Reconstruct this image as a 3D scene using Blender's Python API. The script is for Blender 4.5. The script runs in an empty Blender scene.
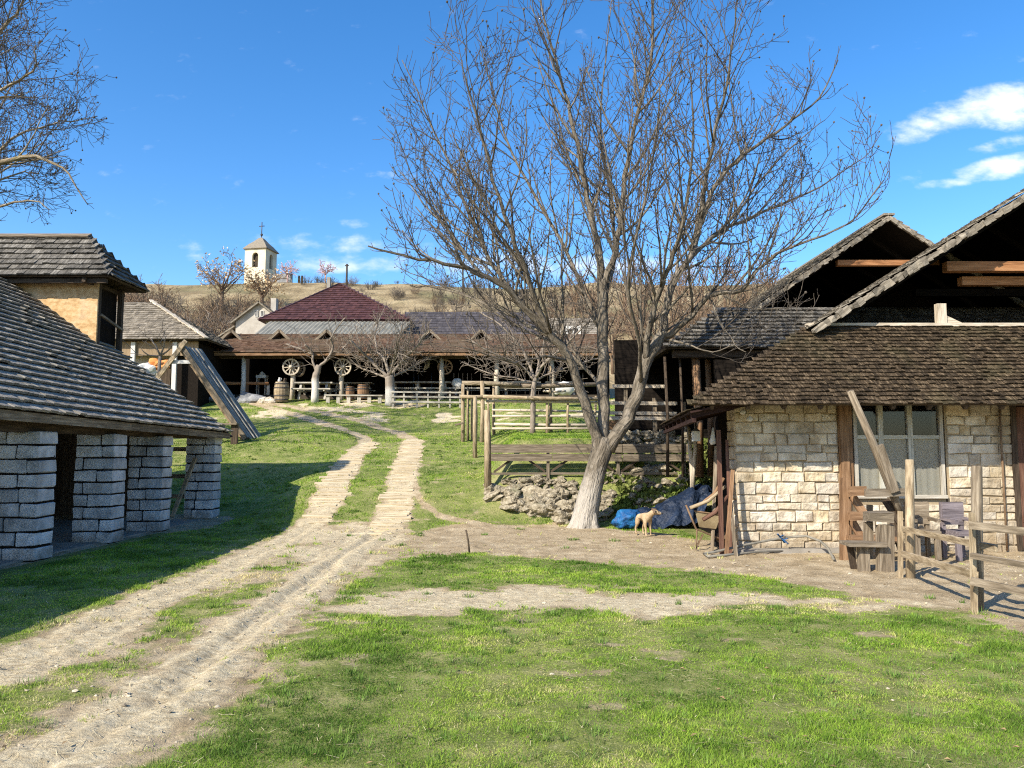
import bpy, math, random
import numpy as np
from mathutils import Vector, Matrix

S = bpy.context.scene
COL = S.collection
R = math.radians
PI = math.pi

# ---------------------------------------------------------------- camera, sky, sun, exposure
F = 770.0
PITCH = R(4.9)
EYE = Vector((0, 0, 1.6))
cam_d = bpy.data.cameras.new('camera')
cam_d.sensor_width = 36.0
cam_d.lens = F / 1024 * 36.0
cam_d.clip_start = 0.05
cam_d.clip_end = 3000
cam = bpy.data.objects.new('camera', cam_d)
COL.objects.link(cam)
cam.location = EYE
cam.rotation_euler = (PI / 2 + PITCH, 0, 0)
S.camera = cam

SUN_AZ = 43.0      # light travels this far right of straight ahead
SUN_EL = 36.0
sd = bpy.data.lights.new('sun', 'SUN')
sd.energy = 4.9
sd.angle = R(0.5)
sd.color = (1.0, 0.93, 0.80)
sun = bpy.data.objects.new('sun', sd)
COL.objects.link(sun)
_d = Vector((math.sin(R(SUN_AZ)) * math.cos(R(SUN_EL)), math.cos(R(SUN_AZ)) * math.cos(R(SUN_EL)), -math.sin(R(SUN_EL))))
sun.rotation_euler = _d.to_track_quat('-Z', 'Y').to_euler()

W = bpy.data.worlds.new('World')
S.world = W
W.use_nodes = True
nt = W.node_tree
nt.nodes.clear()
def wn(t, **k):
    n = nt.nodes.new(t)
    for a, b in k.items():
        setattr(n, a, b)
    return n
def wl(a, b): nt.links.new(a, b)
def wmath(op, a, b=None, clamp=False):
    n = wn('ShaderNodeMath', operation=op, use_clamp=clamp)
    for i, x in enumerate((a, b)):
        if x is None: continue
        if isinstance(x, (int, float)): n.inputs[i].default_value = x
        else: wl(x, n.inputs[i])
    return n.outputs[0]
sky = wn('ShaderNodeTexSky', sky_type='NISHITA', sun_disc=False)
sky.sun_elevation = R(SUN_EL)
sky.sun_rotation = R(180 + SUN_AZ)
sky.air_density = 1.0
sky.dust_density = 0.7
sky.ozone_density = 3.0
sky.altitude = 100
hs = wn('ShaderNodeHueSaturation')
hs.inputs['Saturation'].default_value = 1.31
hs.inputs['Hue'].default_value = 0.503
wl(sky.outputs[0], hs.inputs['Color'])
tc = wn('ShaderNodeTexCoord')
sp = wn('ShaderNodeSeparateXYZ')
wl(tc.outputs['Generated'], sp.inputs[0])
yy = wmath('MAXIMUM', sp.outputs[1], 0.05)
gx = wmath('DIVIDE', sp.outputs[0], yy)
gz = wmath('DIVIDE', sp.outputs[2], yy)
cxyz = wn('ShaderNodeCombineXYZ')
wl(gx, cxyz.inputs[0]); wl(gz, cxyz.inputs[1])
cn = wn('ShaderNodeTexNoise')
cn.inputs['Scale'].default_value = 23; cn.inputs['Detail'].default_value = 7; cn.inputs['Roughness'].default_value = .58
mp = wn('ShaderNodeMapping'); mp.inputs['Scale'].default_value = (.75, 1.5, 1); mp.inputs['Rotation'].default_value = (0, 0, R(-12))
wl(cxyz.outputs[0], mp.inputs[0]); wl(mp.outputs[0], cn.inputs['Vector'])
def blob(cx, cz, rx, rz, rot, amp):
    c, s = math.cos(R(rot)), math.sin(R(rot))
    dx = wmath('SUBTRACT', gx, cx); dz = wmath('SUBTRACT', gz, cz)
    a = wmath('DIVIDE', wmath('ADD', wmath('MULTIPLY', dx, c), wmath('MULTIPLY', dz, s)), rx)
    b = wmath('DIVIDE', wmath('SUBTRACT', wmath('MULTIPLY', dz, c), wmath('MULTIPLY', dx, s)), rz)
    q = wmath('SUBTRACT', 1.0, wmath('ADD', wmath('MULTIPLY', a, a), wmath('MULTIPLY', b, b)))
    return wmath('MULTIPLY', wmath('MAXIMUM', q, -1.0), amp)
def g(u, v): return (u - 512) / F, (450 - v) / F * 1.0
bl = []
for (u, v, rx, rz, rot, amp) in [(985, 97, 75, 22, 16, 1.0), (1045, 92, 70, 30, 8, 1.0), (930, 120, 48, 15, 14, .95), (1075, 150, 72, 17, 8, .9), (1022, 134, 42, 9, 12, .7),
                                 (1020, 160, 60, 14, 10, 1.0), (958, 178, 32, 7, 6, .8), (348, 219, 20, 6, 0, .42), (255, 256, 70, 9, 0, .40), (340, 262, 110, 11, 0, .62), (440, 262, 80, 10, 0, .5), (385, 168, 24, 5, 0, .3),
                                 (560, 262, 200, 14, 0, .55), (300, 240, 120, 12, 0, .3)]:
    cx, cz = g(u, v)
    bl.append(blob(cx, cz, rx / F, rz / F, rot, amp))
acc = bl[0]
for b in bl[1:]:
    acc = wmath('SMOOTH_MAX', acc, b)
    acc.node.inputs[2].default_value = 0.15
den = wmath('ADD', acc, wmath('MULTIPLY', wmath('SUBTRACT', cn.outputs['Fac'], 0.5), 2.7))
mr = wn('ShaderNodeMapRange', interpolation_type='SMOOTHSTEP')
mr.inputs['From Min'].default_value = 0.05; mr.inputs['From Max'].default_value = 1.35
wl(den, mr.inputs['Value'])
front = wmath('GREATER_THAN', sp.outputs[1], 0.1)
fac = wmath('MULTIPLY', wmath('MULTIPLY', mr.outputs[0], front), .9)
# thick cores a little greyer than the thin edges
cr = wn('ShaderNodeValToRGB')
cr.color_ramp.elements[0].position = 0.3; cr.color_ramp.elements[0].color = (5.7, 5.8, 6.1, 1)
cr.color_ramp.elements[1].position = .75; cr.color_ramp.elements[1].color = (4.3, 4.6, 5.2, 1)
n2 = wn('ShaderNodeTexNoise'); n2.inputs['Scale'].default_value = 14; n2.inputs['Detail'].default_value = 4
mp2 = wn('ShaderNodeMapping'); mp2.inputs['Location'].default_value = (.0, .022, 3)
wl(cxyz.outputs[0], mp2.inputs[0]); wl(mp2.outputs[0], n2.inputs['Vector']); wl(n2.outputs['Fac'], cr.inputs[0])
mx = wn('ShaderNodeMix', data_type='RGBA')
wl(fac, mx.inputs['Factor']); wl(hs.outputs[0], mx.inputs['A']); wl(cr.outputs[0], mx.inputs['B'])
bg = wn('ShaderNodeBackground'); bg.inputs['Strength'].default_value = 0.145
wo = wn('ShaderNodeOutputWorld')
wl(mx.outputs['Result'], bg.inputs[0]); wl(bg.outputs[0], wo.inputs[0])

S.view_settings.view_transform = 'Standard'
S.view_settings.look = 'None'
S.view_settings.exposure = 0.82
S.view_settings.gamma = 1.0
S.view_settings.use_curve_mapping = False
S.cycles.max_bounces = 6
S.cycles.use_denoising = False
S.cycles.filter_width = 1.15

# ---------------------------------------------------------------- terrain and pixel helpers
def _tab(pts, sig=.35):
    ys = np.arange(-40, 60, .05)
    z = np.interp(ys, [p[0] for p in pts], [p[1] for p in pts])
    k = np.exp(-.5 * (np.arange(-30, 31) * .05 / sig) ** 2); k /= k.sum()
    z = np.convolve(np.pad(z, 30, mode='edge'), k, 'valid')
    return ys, z
T_C = _tab([(-40, 0), (15.8, 0), (17, .22), (18.5, .68), (20, .95), (24, 1.42), (27, 1.9), (30, 2.35), (33, 3.1), (36, 4.0), (38, 4.15), (60, 4.3)], .5)
T_L = _tab([(-40, 0), (17.4, .06), (19, .3), (22, 1.0), (26, 1.95), (30, 2.6), (33, 3.3), (36, 4.0), (38, 4.15), (60, 4.3)], .5)
T_R = _tab([(-40, 0), (16.8, 0), (17.3, .35), (17.9, .95), (18.6, 1.55), (19.2, 1.9), (24, 2.05), (28, 2.25), (32, 3.0), (36, 4.0), (38, 4.15), (60, 4.3)], .25)
def _ss(t):
    t = np.clip(t, 0, 1)
    return t * t * (3 - 2 * t)
def _hash(i, j, s):
    h = np.sin(i * 127.1 + j * 311.7 + s * 74.7) * 43758.5453
    return h - np.floor(h)
def vnoise(x, y, s=0):
    i = np.floor(x); j = np.floor(y)
    fx = x - i; fy = y - j
    fx = fx * fx * (3 - 2 * fx); fy = fy * fy * (3 - 2 * fy)
    a = _hash(i, j, s); b = _hash(i + 1, j, s); c = _hash(i, j + 1, s); d = _hash(i + 1, j + 1, s)
    return (a * (1 - fx) + b * fx) * (1 - fy) + (c * (1 - fx) + d * fx) * fy
def fbm(x, y, s=0, o=4):
    t = 0; a = .5; n = 0
    for k in range(o):
        t = t + a * vnoise(x * 2 ** k, y * 2 ** k, s + k); n += a; a *= .5
    return t / n
def H(x, y):
    x = np.asarray(x, float); y = np.asarray(y, float)
    zc = np.interp(y, *T_C); zl = np.interp(y, *T_L); zr = np.interp(y, *T_R)
    wl_ = _ss((-x - 4.6) / 2.0); wr = _ss((x + .9) / 1.1)
    z = zc + (zl - zc) * wl_
    z = z + (zr - z) * wr
    t = np.clip((y - 50) / 98.0, 0, 1.6)
    hz = np.where(t < .92, t * .92 + .08 * t * t, .914 + .10 * _ss((t - .92) / .5)) * 29.8
    hz = hz * (1 + .05 * _ss((-x - 30) / 50) - .35 * _ss((x - 40) / 90)) + (fbm(x * .03, y * .03, 7) - .5) * 5 * _ss((y - 55) / 40)
    return z + np.where(y > 50, hz, 0)
def _sl(t):
    t = 0.0 if t < 0 else 1.0 if t > 1 else t
    return t * t * (3 - 2 * t)
def _lk(tab, y):
    f = (y + 40) / .05; z = tab[1]; i = int(f)
    if i < 0: return float(z[0])
    if i >= len(z) - 1: return float(z[-1])
    return float(z[i] + (z[i + 1] - z[i]) * (f - i))
def h(x, y):
    if y > 49.9: return float(H(x, y))
    z = _lk(T_C, y); a = _sl((-x - 4.6) / 2.0); b = _sl((x + .9) / 1.1)
    if a: z += (_lk(T_L, y) - z) * a
    if b: z += (_lk(T_R, y) - z) * b
    return z
def ray(u, v):
    c = (u - 512) / F; r = (384 - v) / F
    return Vector((c, math.cos(PITCH) - r * math.sin(PITCH), math.sin(PITCH) + r * math.cos(PITCH)))
def at(u, v, Y):
    d = ray(u, v)
    return EYE + d * (Y / d.y)
def gp(u, v):
    d = ray(u, v)
    t = 2.0
    while t < 400:
        p = EYE + d * t
        if p.z <= h(p.x, p.y): break
        t *= 1.01
    lo, hi = t / 1.01, t
    for _ in range(20):
        m = (lo + hi) / 2; p = EYE + d * m
        if p.z <= h(p.x, p.y): hi = m
        else: lo = m
    p = EYE + d * hi
    return Vector((p.x, p.y, h(p.x, p.y)))
def on(x, y, dz=0): return Vector((x, y, h(x, y) + dz))

# ---------------------------------------------------------------- materials
def mat(name, cols, scale=3.0, stretch=(1, 1, 1), isl=.3, rough=.9, bump=.3, bscale=None, bdist=.02, spec=.15, coord='lc', det=6, lo=.3, hi=.7, hue=0.0, extra=None, trans=0):
    m = bpy.data.materials.new(name); m.use_nodes = True
    n = m.node_tree; N = n.nodes; L = n.links
    P = N['Principled BSDF']
    if coord == 'lc':
        c = N.new('ShaderNodeAttribute'); c.attribute_name = 'lc'; co = c.outputs['Vector']
    else:
        c = N.new('ShaderNodeTexCoord'); co = c.outputs['Object']
    mp = N.new('ShaderNodeMapping'); mp.inputs['Scale'].default_value = stretch
    L.new(co, mp.inputs[0])
    t = N.new('ShaderNodeTexNoise'); t.inputs['Scale'].default_value = scale; t.inputs['Detail'].default_value = det; t.inputs['Roughness'].default_value = .62
    L.new(mp.outputs[0], t.inputs['Vector'])
    r = N.new('ShaderNodeValToRGB')
    e = r.color_ramp.elements
    while len(e) < len(cols): e.new(.5)
    for i, cc in enumerate(cols):
        e[i].position = lo + (hi - lo) * i / max(1, len(cols) - 1); e[i].color = (*cc, 1)
    L.new(t.outputs['Fac'], r.inputs[0])
    out = r.outputs[0]
    if isl or hue:
        g_ = N.new('ShaderNodeNewGeometry')
        hv = N.new('ShaderNodeHueSaturation')
        mr_ = N.new('ShaderNodeMapRange'); mr_.inputs['To Min'].default_value = 1 - isl; mr_.inputs['To Max'].default_value = 1 + isl
        L.new(g_.outputs['Random Per Island'], mr_.inputs['Value'])
        L.new(mr_.outputs[0], hv.inputs['Value']); L.new(out, hv.inputs['Color'])
        if hue:
            w = N.new('ShaderNodeTexWhiteNoise'); w.noise_dimensions = '1D'
            L.new(g_.outputs['Random Per Island'], w.inputs['W'])
            m2 = N.new('ShaderNodeMapRange'); m2.inputs['To Min'].default_value = 1 - hue; m2.inputs['To Max'].default_value = 1 + hue
            L.new(w.outputs['Value'], m2.inputs['Value']); L.new(m2.outputs[0], hv.inputs['Saturation'])
        out = hv.outputs[0]
    if extra: out = extra(N, L, out, co)
    L.new(out, P.inputs['Base Color'])
    P.inputs['Roughness'].default_value = rough
    P.inputs['Specular IOR Level'].default_value = spec
    if bump:
        t2 = N.new('ShaderNodeTexNoise'); t2.inputs['Scale'].default_value = bscale or scale * 3; t2.inputs['Detail'].default_value = 8
        L.new(mp.outputs[0], t2.inputs['Vector'])
        b = N.new('ShaderNodeBump'); b.inputs['Strength'].default_value = bump; b.inputs['Distance'].default_value = bdist
        L.new(t2.outputs['Fac'], b.inputs['Height']); L.new(b.outputs[0], P.inputs['Normal'])
    return m
def patches(col, scale, lo, hi, amt, sx=(1, 1, 1)):
    def fn(N, L, out, co):
        g_ = N.new('ShaderNodeNewGeometry')
        mp = N.new('ShaderNodeMapping'); mp.inputs['Scale'].default_value = sx
        L.new(g_.outputs['Position'], mp.inputs[0])
        t = N.new('ShaderNodeTexNoise'); t.inputs['Scale'].default_value = scale; t.inputs['Detail'].default_value = 5
        L.new(mp.outputs[0], t.inputs['Vector'])
        m = N.new('ShaderNodeMapRange'); m.inputs['From Min'].default_value = lo; m.inputs['From Max'].default_value = hi; m.inputs['To Max'].default_value = amt
        L.new(t.outputs['Fac'], m.inputs['Value'])
        x = N.new('ShaderNodeMix'); x.data_type = 'RGBA'
        L.new(m.outputs[0], x.inputs['Factor']); L.new(out, x.inputs['A']); x.inputs['B'].default_value = (*col, 1)
        return x.outputs['Result']
    return fn
def chain(*fs):
    def fn(N, L, out, co):
        for f in fs: out = f(N, L, out, co)
        return out
    return fn
def splash(col, top):
    # soil splashed up from the ground, ragged upper edge
    def fn(N, L, out, co):
        g_ = N.new('ShaderNodeNewGeometry'); s = N.new('ShaderNodeSeparateXYZ'); L.new(g_.outputs['Position'], s.inputs[0])
        t = N.new('ShaderNodeTexNoise'); t.inputs['Scale'].default_value = 6; t.inputs['Detail'].default_value = 6; t.inputs['Roughness'].default_value = .7; L.new(g_.outputs['Position'], t.inputs['Vector'])
        a = N.new('ShaderNodeMath'); a.operation = 'MULTIPLY_ADD'; L.new(t.outputs['Fac'], a.inputs[0]); a.inputs[1].default_value = .9; a.inputs[2].default_value = -.45
        b = N.new('ShaderNodeMath'); b.operation = 'ADD'; L.new(a.outputs[0], b.inputs[0]); L.new(s.outputs[2], b.inputs[1])
        m = N.new('ShaderNodeMapRange'); m.inputs['From Min'].default_value = top; m.inputs['From Max'].default_value = 0; m.inputs['To Max'].default_value = .75; L.new(b.outputs[0], m.inputs['Value'])
        x = N.new('ShaderNodeMix'); x.data_type = 'RGBA'; L.new(m.outputs[0], x.inputs['Factor']); L.new(out, x.inputs['A']); x.inputs['B'].default_value = (*col, 1)
        return x.outputs['Result']
    return fn
GR = (1.2, 14, 14)      # grain stretch: length, width, thickness
M = {}
M['shingle_grey'] = mat('grey_shingle', [(.10, .088, .07), (.255, .228, .188), (.43, .39, .33)], 2.4, GR, .24, .85, .8, 6, extra=patches((.16, .16, .11), 1.1, .55, .75, .4))
M['shingle_dark'] = mat('dark_shingle', [(.045, .04, .033), (.115, .104, .088), (.23, .212, .183)], 2.2, GR, .4, .9, .6, 6)
M['shingle_brown'] = mat('brown_shingle', [(.016, .0105, .0055), (.045, .031, .018), (.145, .105, .064)], 2.6, GR, .5, .9, .5, 6, extra=patches((.085, .075, .035), 1.3, .5, .72, .4))
M['shingle_old'] = mat('old_shingle', [(.09, .075, .055), (.20, .17, .13), (.32, .28, .22)], 2.2, GR, .35, .9, .4, 6)
M['shingle_rust'] = mat('rusty_shingle', [(.085, .045, .028), (.15, .088, .056), (.20, .135, .09)], 1.2, (1, 3, 3), .3, .9, .3, 6, extra=patches((.16, .12, .08), .5, .45, .6, .8))
M['wood_grey'] = mat('weathered_wood', [(.075, .057, .038), (.17, .133, .092), (.31, .255, .185)], 2.2, GR, .32, .9, .5, 5)
M['wood_pale'] = mat('pale_wood', [(.26, .21, .15), (.45, .38, .29), (.60, .53, .43)], 2.2, GR, .2, .9, .4, 5)
M['shade_joint_black'] = mat('shade_black_wood', [(.006, .005, .004), (.014, .011, .009), (.022, .017, .013)], 2.2, GR, .3, .95, .4, 5, spec=.05)  # near-black: deep interior shade put into the colour; dark block joints too
M['weathered_board'] = mat('weathered_board', [(.075, .06, .042), (.15, .12, .085), (.25, .205, .15)], 2.2, GR, .25, .9, .5, 5)
M['bleached'] = mat('bleached_wood', [(.22, .195, .155), (.36, .325, .265), (.48, .44, .375)], 2.2, GR, .15, .9, .4, 5)
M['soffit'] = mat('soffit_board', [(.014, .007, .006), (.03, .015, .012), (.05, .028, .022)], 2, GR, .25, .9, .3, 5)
M['muntin'] = mat('weathered_paint', [(.26, .25, .20), (.40, .38, .31), (.5, .48, .41)], 3, GR, .1, .85, .3)
M['wood_dark'] = mat('dark_wood', [(.025, .018, .012), (.06, .043, .03), (.10, .075, .05)], 2.2, GR, .3, .9, .5, 5)
M['wood_brown'] = mat('brown_wood', [(.10, .055, .028), (.20, .115, .062), (.30, .19, .11)], 2.0, GR, .2, .85, .4, 5)
M['wood_orange'] = mat('orange_beam', [(.15, .065, .026), (.29, .135, .058), (.36, .19, .09)], 2.0, GR, .15, .8, .3, 5)
M['wood_red'] = mat('reddish_board', [(.055, .026, .018), (.11, .056, .038), (.17, .095, .065)], 2.0, GR, .25, .85, .4, 5)
M['wood_log'] = mat('log', [(.14, .10, .06), (.28, .215, .135), (.44, .355, .24)], 2.0, (2, 9, 9), .2, .9, .5, 5)
M['wood_purple'] = mat('purple_grey_board', [(.08, .066, .07), (.15, .125, .13), (.23, .195, .20)], 2.0, GR, .15, .9, .4, 5)
M['block'] = mat('concrete_block', [(.33, .335, .34), (.48, .485, .49), (.60, .605, .61)], 5, (1, 1, 1), .16, .95, .6, 40, extra=chain(patches((.17, .165, .155), 2.6, .52, .68, .65, (1, 1, .5)), splash((.17, .135, .09), .32)))
M['mortar'] = mat('mortar', [(.05, .05, .05), (.12, .115, .105)], 8, (1, 1, 1), 0, .95, .3, coord='obj')
M['concrete'] = mat('concrete', [(.2, .18, .15), (.32, .29, .25)], 3, (1, 1, 1), 0, .95, .3, coord='obj')
M['limestone'] = mat('limestone', [(.30, .235, .155), (.50, .425, .315), (.63, .56, .445)], 4.5, (1, 1, 1), .13, .92, 1.0, 12, .04, hue=.25, extra=chain(patches((.27, .21, .15), 2.1, .57, .64, .7), patches((.20, .15, .09), 1.4, .52, .66, .55, (1, 1, .35)), splash((.22, .165, .105), .45)))
M['rock'] = mat('rock', [(.12, .095, .06), (.29, .245, .17), (.46, .40, .295)], 2.5, (1, 1, 1), .2, .95, .9, 7, .05, coord='obj', extra=patches((.07, .085, .03), 1.8, .56, .7, .6))
M['rock_grey'] = mat('grey_rock', [(.14, .14, .14), (.28, .28, .28)], 2.5, (1, 1, 1), .2, .95, .9, 7, .05, coord='obj')
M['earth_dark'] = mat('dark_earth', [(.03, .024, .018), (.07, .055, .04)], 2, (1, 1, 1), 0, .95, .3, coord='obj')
M['plaster'] = mat('white_plaster', [(.30, .265, .22), (.46, .42, .36)], 1.6, (1, 1, 1), 0, .95, .1, coord='obj')
M['plaster_church'] = mat('cream_plaster', [(.52, .46, .33), (.68, .62, .46)], .9, (1, 1, 1), 0, .95, .1, coord='obj', extra=patches((.38, .33, .24), .45, .5, .66, .7, (1, 1, .4)))
M['osb'] = mat('tan_board', [(.34, .20, .085), (.52, .335, .16), (.64, .46, .26)], 9, (1, 1, 1.6), 0, .85, .2, 20, coord='obj', extra=patches((.62, .50, .36), 1.3, .5, .7, .6))
M['slate'] = mat('slate_roof', [(.035, .031, .034), (.06, .054, .058), (.095, .085, .085)], 1.5, (1, 3, 3), .25, .8, .2)
M['maroon'] = mat('maroon_tile', [(.05, .02, .019), (.085, .037, .034)], 1.5, (1, 1, 1), .3, .6, .1, spec=.3)
M['sheet'] = mat('corrugated_sheet', [(.12, .115, .09), (.19, .18, .145), (.24, .22, .175)], 1.0, (3, .6, 1), .1, .7, .1, spec=.3)
M['bark'] = mat('bark', [(.10, .075, .045), (.24, .19, .125), (.38, .32, .23)], 3.0, (1, 3.0, 3.0), 0, .95, 1.0, 6, .05, coord='lc', extra=patches((.15, .13, .04), 1.5, .55, .7, .6))
M['twig'] = mat('twig', [(.055, .045, .036), (.125, .105, .083)], 2.0, (1, 1, 1), .2, .95, 0, coord='lc')
M['silver'] = mat('silver_wood', [(.10, .093, .08), (.24, .226, .20), (.42, .40, .36)], 2.2, GR, .2, .9, .5, 5)
M['twig_pale'] = mat('pale_twig', [(.13, .105, .085), (.24, .195, .15)], 2.0, (1, 1, 1), .3, .95, 0, coord='lc')
M['twig_mid'] = mat('brown_twig', [(.13, .085, .055), (.21, .145, .095)], 2.0, (1, 1, 1), .3, .95, 0, coord='lc')
M['twig_pink'] = mat('pinkish_twig', [(.36, .23, .21), (.5, .34, .31)], 2.0, (1, 1, 1), .2, .95, 0, coord='lc')
M['leaf_tan'] = mat('dry_leaf', [(.42, .27, .13), (.62, .46, .27)], 2.0, (1, 1, 1), .3, .95, 0, coord='lc')
M['white_paint'] = mat('white_paint', [(.45, .43, .39), (.60, .58, .54)], 3, GR, .1, .8, .2)
M['iron'] = mat('dark_iron', [(.03, .028, .026), (.07, .055, .045)], 6, (1, 1, 1), 0, .6, .2, spec=.4)
M['rust'] = mat('rusted_metal', [(.12, .07, .04), (.22, .15, .09)], 6, (1, 1, 1), 0, .8, .3)
M['barrow'] = mat('worn_barrow_tray', [(.18, .13, .07), (.34, .27, .16)], 4, (1, 1, 1), 0, .8, .3)
M['tarp_blue'] = mat('blue_tarp', [(.003, .014, .045), (.012, .085, .24), (.02, .16, .34)], 5, (1, 1, 1), 0, .5, 1.0, 6, .1, spec=.3, coord='obj')
M['tarp_dark'] = mat('dark_tarp', [(.004, .009, .022), (.014, .028, .062)], 3, (1, 1, 1), 0, .55, 1.0, 5, .12, spec=.3, coord='obj')
M['fur'] = mat('dog_fur', [(.27, .18, .095), (.50, .385, .25)], 6, (1, 1, 1), 0, .95, .4, 60, coord='obj')
M['fur_dark'] = mat('dog_dark_fur', [(.10, .065, .04), (.16, .11, .07)], 6, (1, 1, 1), 0, .95, .3, coord='obj')
M['black'] = mat('black_rubber', [(.012, .012, .012), (.03, .03, .03)], 6, (1, 1, 1), 0, .6, .1)
M['hose'] = mat('hose', [(.12, .11, .09), (.24, .22, .18)], 6, (1, 1, 1), 0, .8, .1)
M['orange'] = mat('orange_cloth', [(.55, .19, .05), (.66, .30, .11)], 3, (1, 1, 1), 0, .9, .1, coord='obj')
M['reed'] = mat('reed', [(.16, .11, .065), (.32, .235, .15)], 3, (14, 14, 1), .2, .95, .5, coord='obj')
M['curtain'] = mat('pale_curtain', [(.44, .42, .37), (.56, .535, .475)], 2, (1, 1, .3), 0, .9, .1, coord='obj')
M['plank'] = mat('track_plank', [(.27, .205, .125), (.44, .36, .235), (.60, .51, .36)], 2.2, GR, 0, .95, .5, 5)
M['straw'] = mat('straw', [(.45, .36, .19), (.66, .56, .36)], 2, (1, 1, 1), .3, .9, 0)
gl = bpy.data.materials.new('window_glass'); gl.use_nodes = True
_n = gl.node_tree.nodes; _n.clear()
_o = _n.new('ShaderNodeOutputMaterial'); _m = _n.new('ShaderNodeMixShader'); _t = _n.new('ShaderNodeBsdfTransparent'); _g = _n.new('ShaderNodeBsdfGlossy')
_g.inputs['Roughness'].default_value = .05; _t.inputs[0].default_value = (.80, .80, .79, 1); _m.inputs[0].default_value = .035
_l = gl.node_tree.links; _l.new(_t.outputs[0], _m.inputs[1]); _l.new(_g.outputs[0], _m.inputs[2]); _l.new(_m.outputs[0], _o.inputs[0])
M['glass'] = gl

# ---------------------------------------------------------------- mesh builder
rnd = random.Random(11)
def rv(s=1.0): return Vector((rnd.uniform(-s, s), rnd.uniform(-s, s), rnd.uniform(-s, s)))
def root_loc(o):
    v = Vector((0, 0, 0))
    while o is not None:
        v += o.location; o = o.parent
    return v
class MB:
    def __init__(self): self.v = []; self.f = []; self.lc = []; self.sm = []
    def add(self, vs, fs, lcs=None, smooth=False):
        b = len(self.v)
        self.v += [tuple(x) for x in vs]
        self.f += [tuple(i + b for i in q) for q in fs]
        self.lc += [tuple(x) for x in (lcs or vs)]
        self.sm += [smooth] * len(fs)
        return self
    BF = [(0, 3, 2, 1), (4, 5, 6, 7), (0, 1, 5, 4), (1, 2, 6, 5), (2, 3, 7, 6), (3, 0, 4, 7)]
    def bar(self, p0, p1, w, t, up=(0, 0, 1), jit=0.0, w1=None, t1=None):
        p0, p1 = Vector(p0), Vector(p1); d = p1 - p0; L = d.length; d.normalize()
        up = Vector(up)
        s = d.cross(up)
        if s.length < 1e-4: s = d.cross(Vector((0, 1, 0)))
        s.normalize(); n = s.cross(d)
        off = rv(40); vs = []; ls = []
        for p, a, ww, tt in ((p0, 0, w, t), (p1, L, w1 or w, t1 or t)):
            for sx, sz in ((-1, -1), (1, -1), (1, 1), (-1, 1)):
                q = p + s * (sx * ww / 2) + n * (sz * tt / 2) + (rv(jit) if jit else Vector())
                vs.append(q); ls.append(Vector((a, sx * ww / 2, sz * tt / 2)) + off)
        f = [(0, 1, 2, 3), (7, 6, 5, 4), (0, 4, 5, 1), (1, 5, 6, 2), (2, 6, 7, 3), (3, 7, 4, 0)]
        return self.add(vs, f, ls)
    def box(self, x0, x1, y0, y1, z0, z1, jit=0):
        dx, dy, dz = x1 - x0, y1 - y0, z1 - z0
        c = Vector(((x0 + x1) / 2, (y0 + y1) / 2, (z0 + z1) / 2))
        if dx >= dy and dx >= dz: a = Vector((dx / 2, 0, 0)); return self.bar(c - a, c + a, dy, dz, (0, 0, 1), jit)
        if dy >= dz: a = Vector((0, dy / 2, 0)); return self.bar(c - a, c + a, dx, dz, (0, 0, 1), jit)
        a = Vector((0, 0, dz / 2)); return self.bar(c - a, c + a, dx, dy, (0, 1, 0), jit)
    def tube(self, pts, rad, n=8, cap=True, smooth=True, noise=0.0):
        pts = [Vector(p) for p in pts]
        if not isinstance(rad, (list, tuple)): rad = [rad] * len(pts)
        off = rv(40); vs = []; ls = []; fs = []
        a = 0; prev = None
        for i, p in enumerate(pts):
            d = (pts[min(i + 1, len(pts) - 1)] - pts[max(i - 1, 0)])
            if d.length < 1e-9: d = Vector((0, 0, 1))
            d.normalize()
            if prev is None:
                s = d.cross(Vector((0, 0, 1)))
                if s.length < .1: s = d.cross(Vector((0, 1, 0)))
            else:
                s = prev - d * prev.dot(d)
            s.normalize(); prev = s; t = d.cross(s)
            if i: a += (p - pts[i - 1]).length
            for k in range(n):
                an = 2 * PI * k / n
                r = rad[i] * (1 + (rnd.uniform(-noise, noise) if noise else 0))
                vs.append(p + s * (math.cos(an) * r) + t * (math.sin(an) * r))
                ls.append(Vector((a, math.cos(an) * rad[0], math.sin(an) * rad[0])) + off)
        for i in range(len(pts) - 1):
            for k in range(n):
                k2 = (k + 1) % n
                fs.append((i * n + k, i * n + k2, (i + 1) * n + k2, (i + 1) * n + k))
        if cap and n > 3:
            fs.append(tuple(reversed(range(n)))); fs.append(tuple((len(pts) - 1) * n + k for k in range(n)))
        return self.add(vs, fs, ls, smooth)
    def prism(self, poly, vec):
        poly = [Vector(p) for p in poly]; vec = Vector(vec); n = len(poly)
        off = rv(40)
        vs = poly + [p + vec for p in poly]
        fs = [tuple(reversed(range(n))), tuple(range(n, 2 * n))] + [(i, (i + 1) % n, n + (i + 1) % n, n + i) for i in range(n)]
        return self.add(vs, fs, [v + off for v in vs])
    def blob(self, c, r, seed=0, amp=.25, n=2, sq=(1, 1, 1)):
        vs, fs = ICO[n]
        out = []
        rr = random.Random(seed); ph = [Vector((rr.uniform(-3, 3), rr.uniform(-3, 3), rr.uniform(-3, 3))) for _ in range(4)]
        for v in vs:
            k = 1
            for i, q in enumerate(ph): k += amp * .5 * math.sin(v.dot(q) * (1 + .5 * i) + i)
            out.append(Vector(c) + Vector((v.x * sq[0], v.y * sq[1], v.z * sq[2])) * (r * k))
        return self.add(out, fs)
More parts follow.
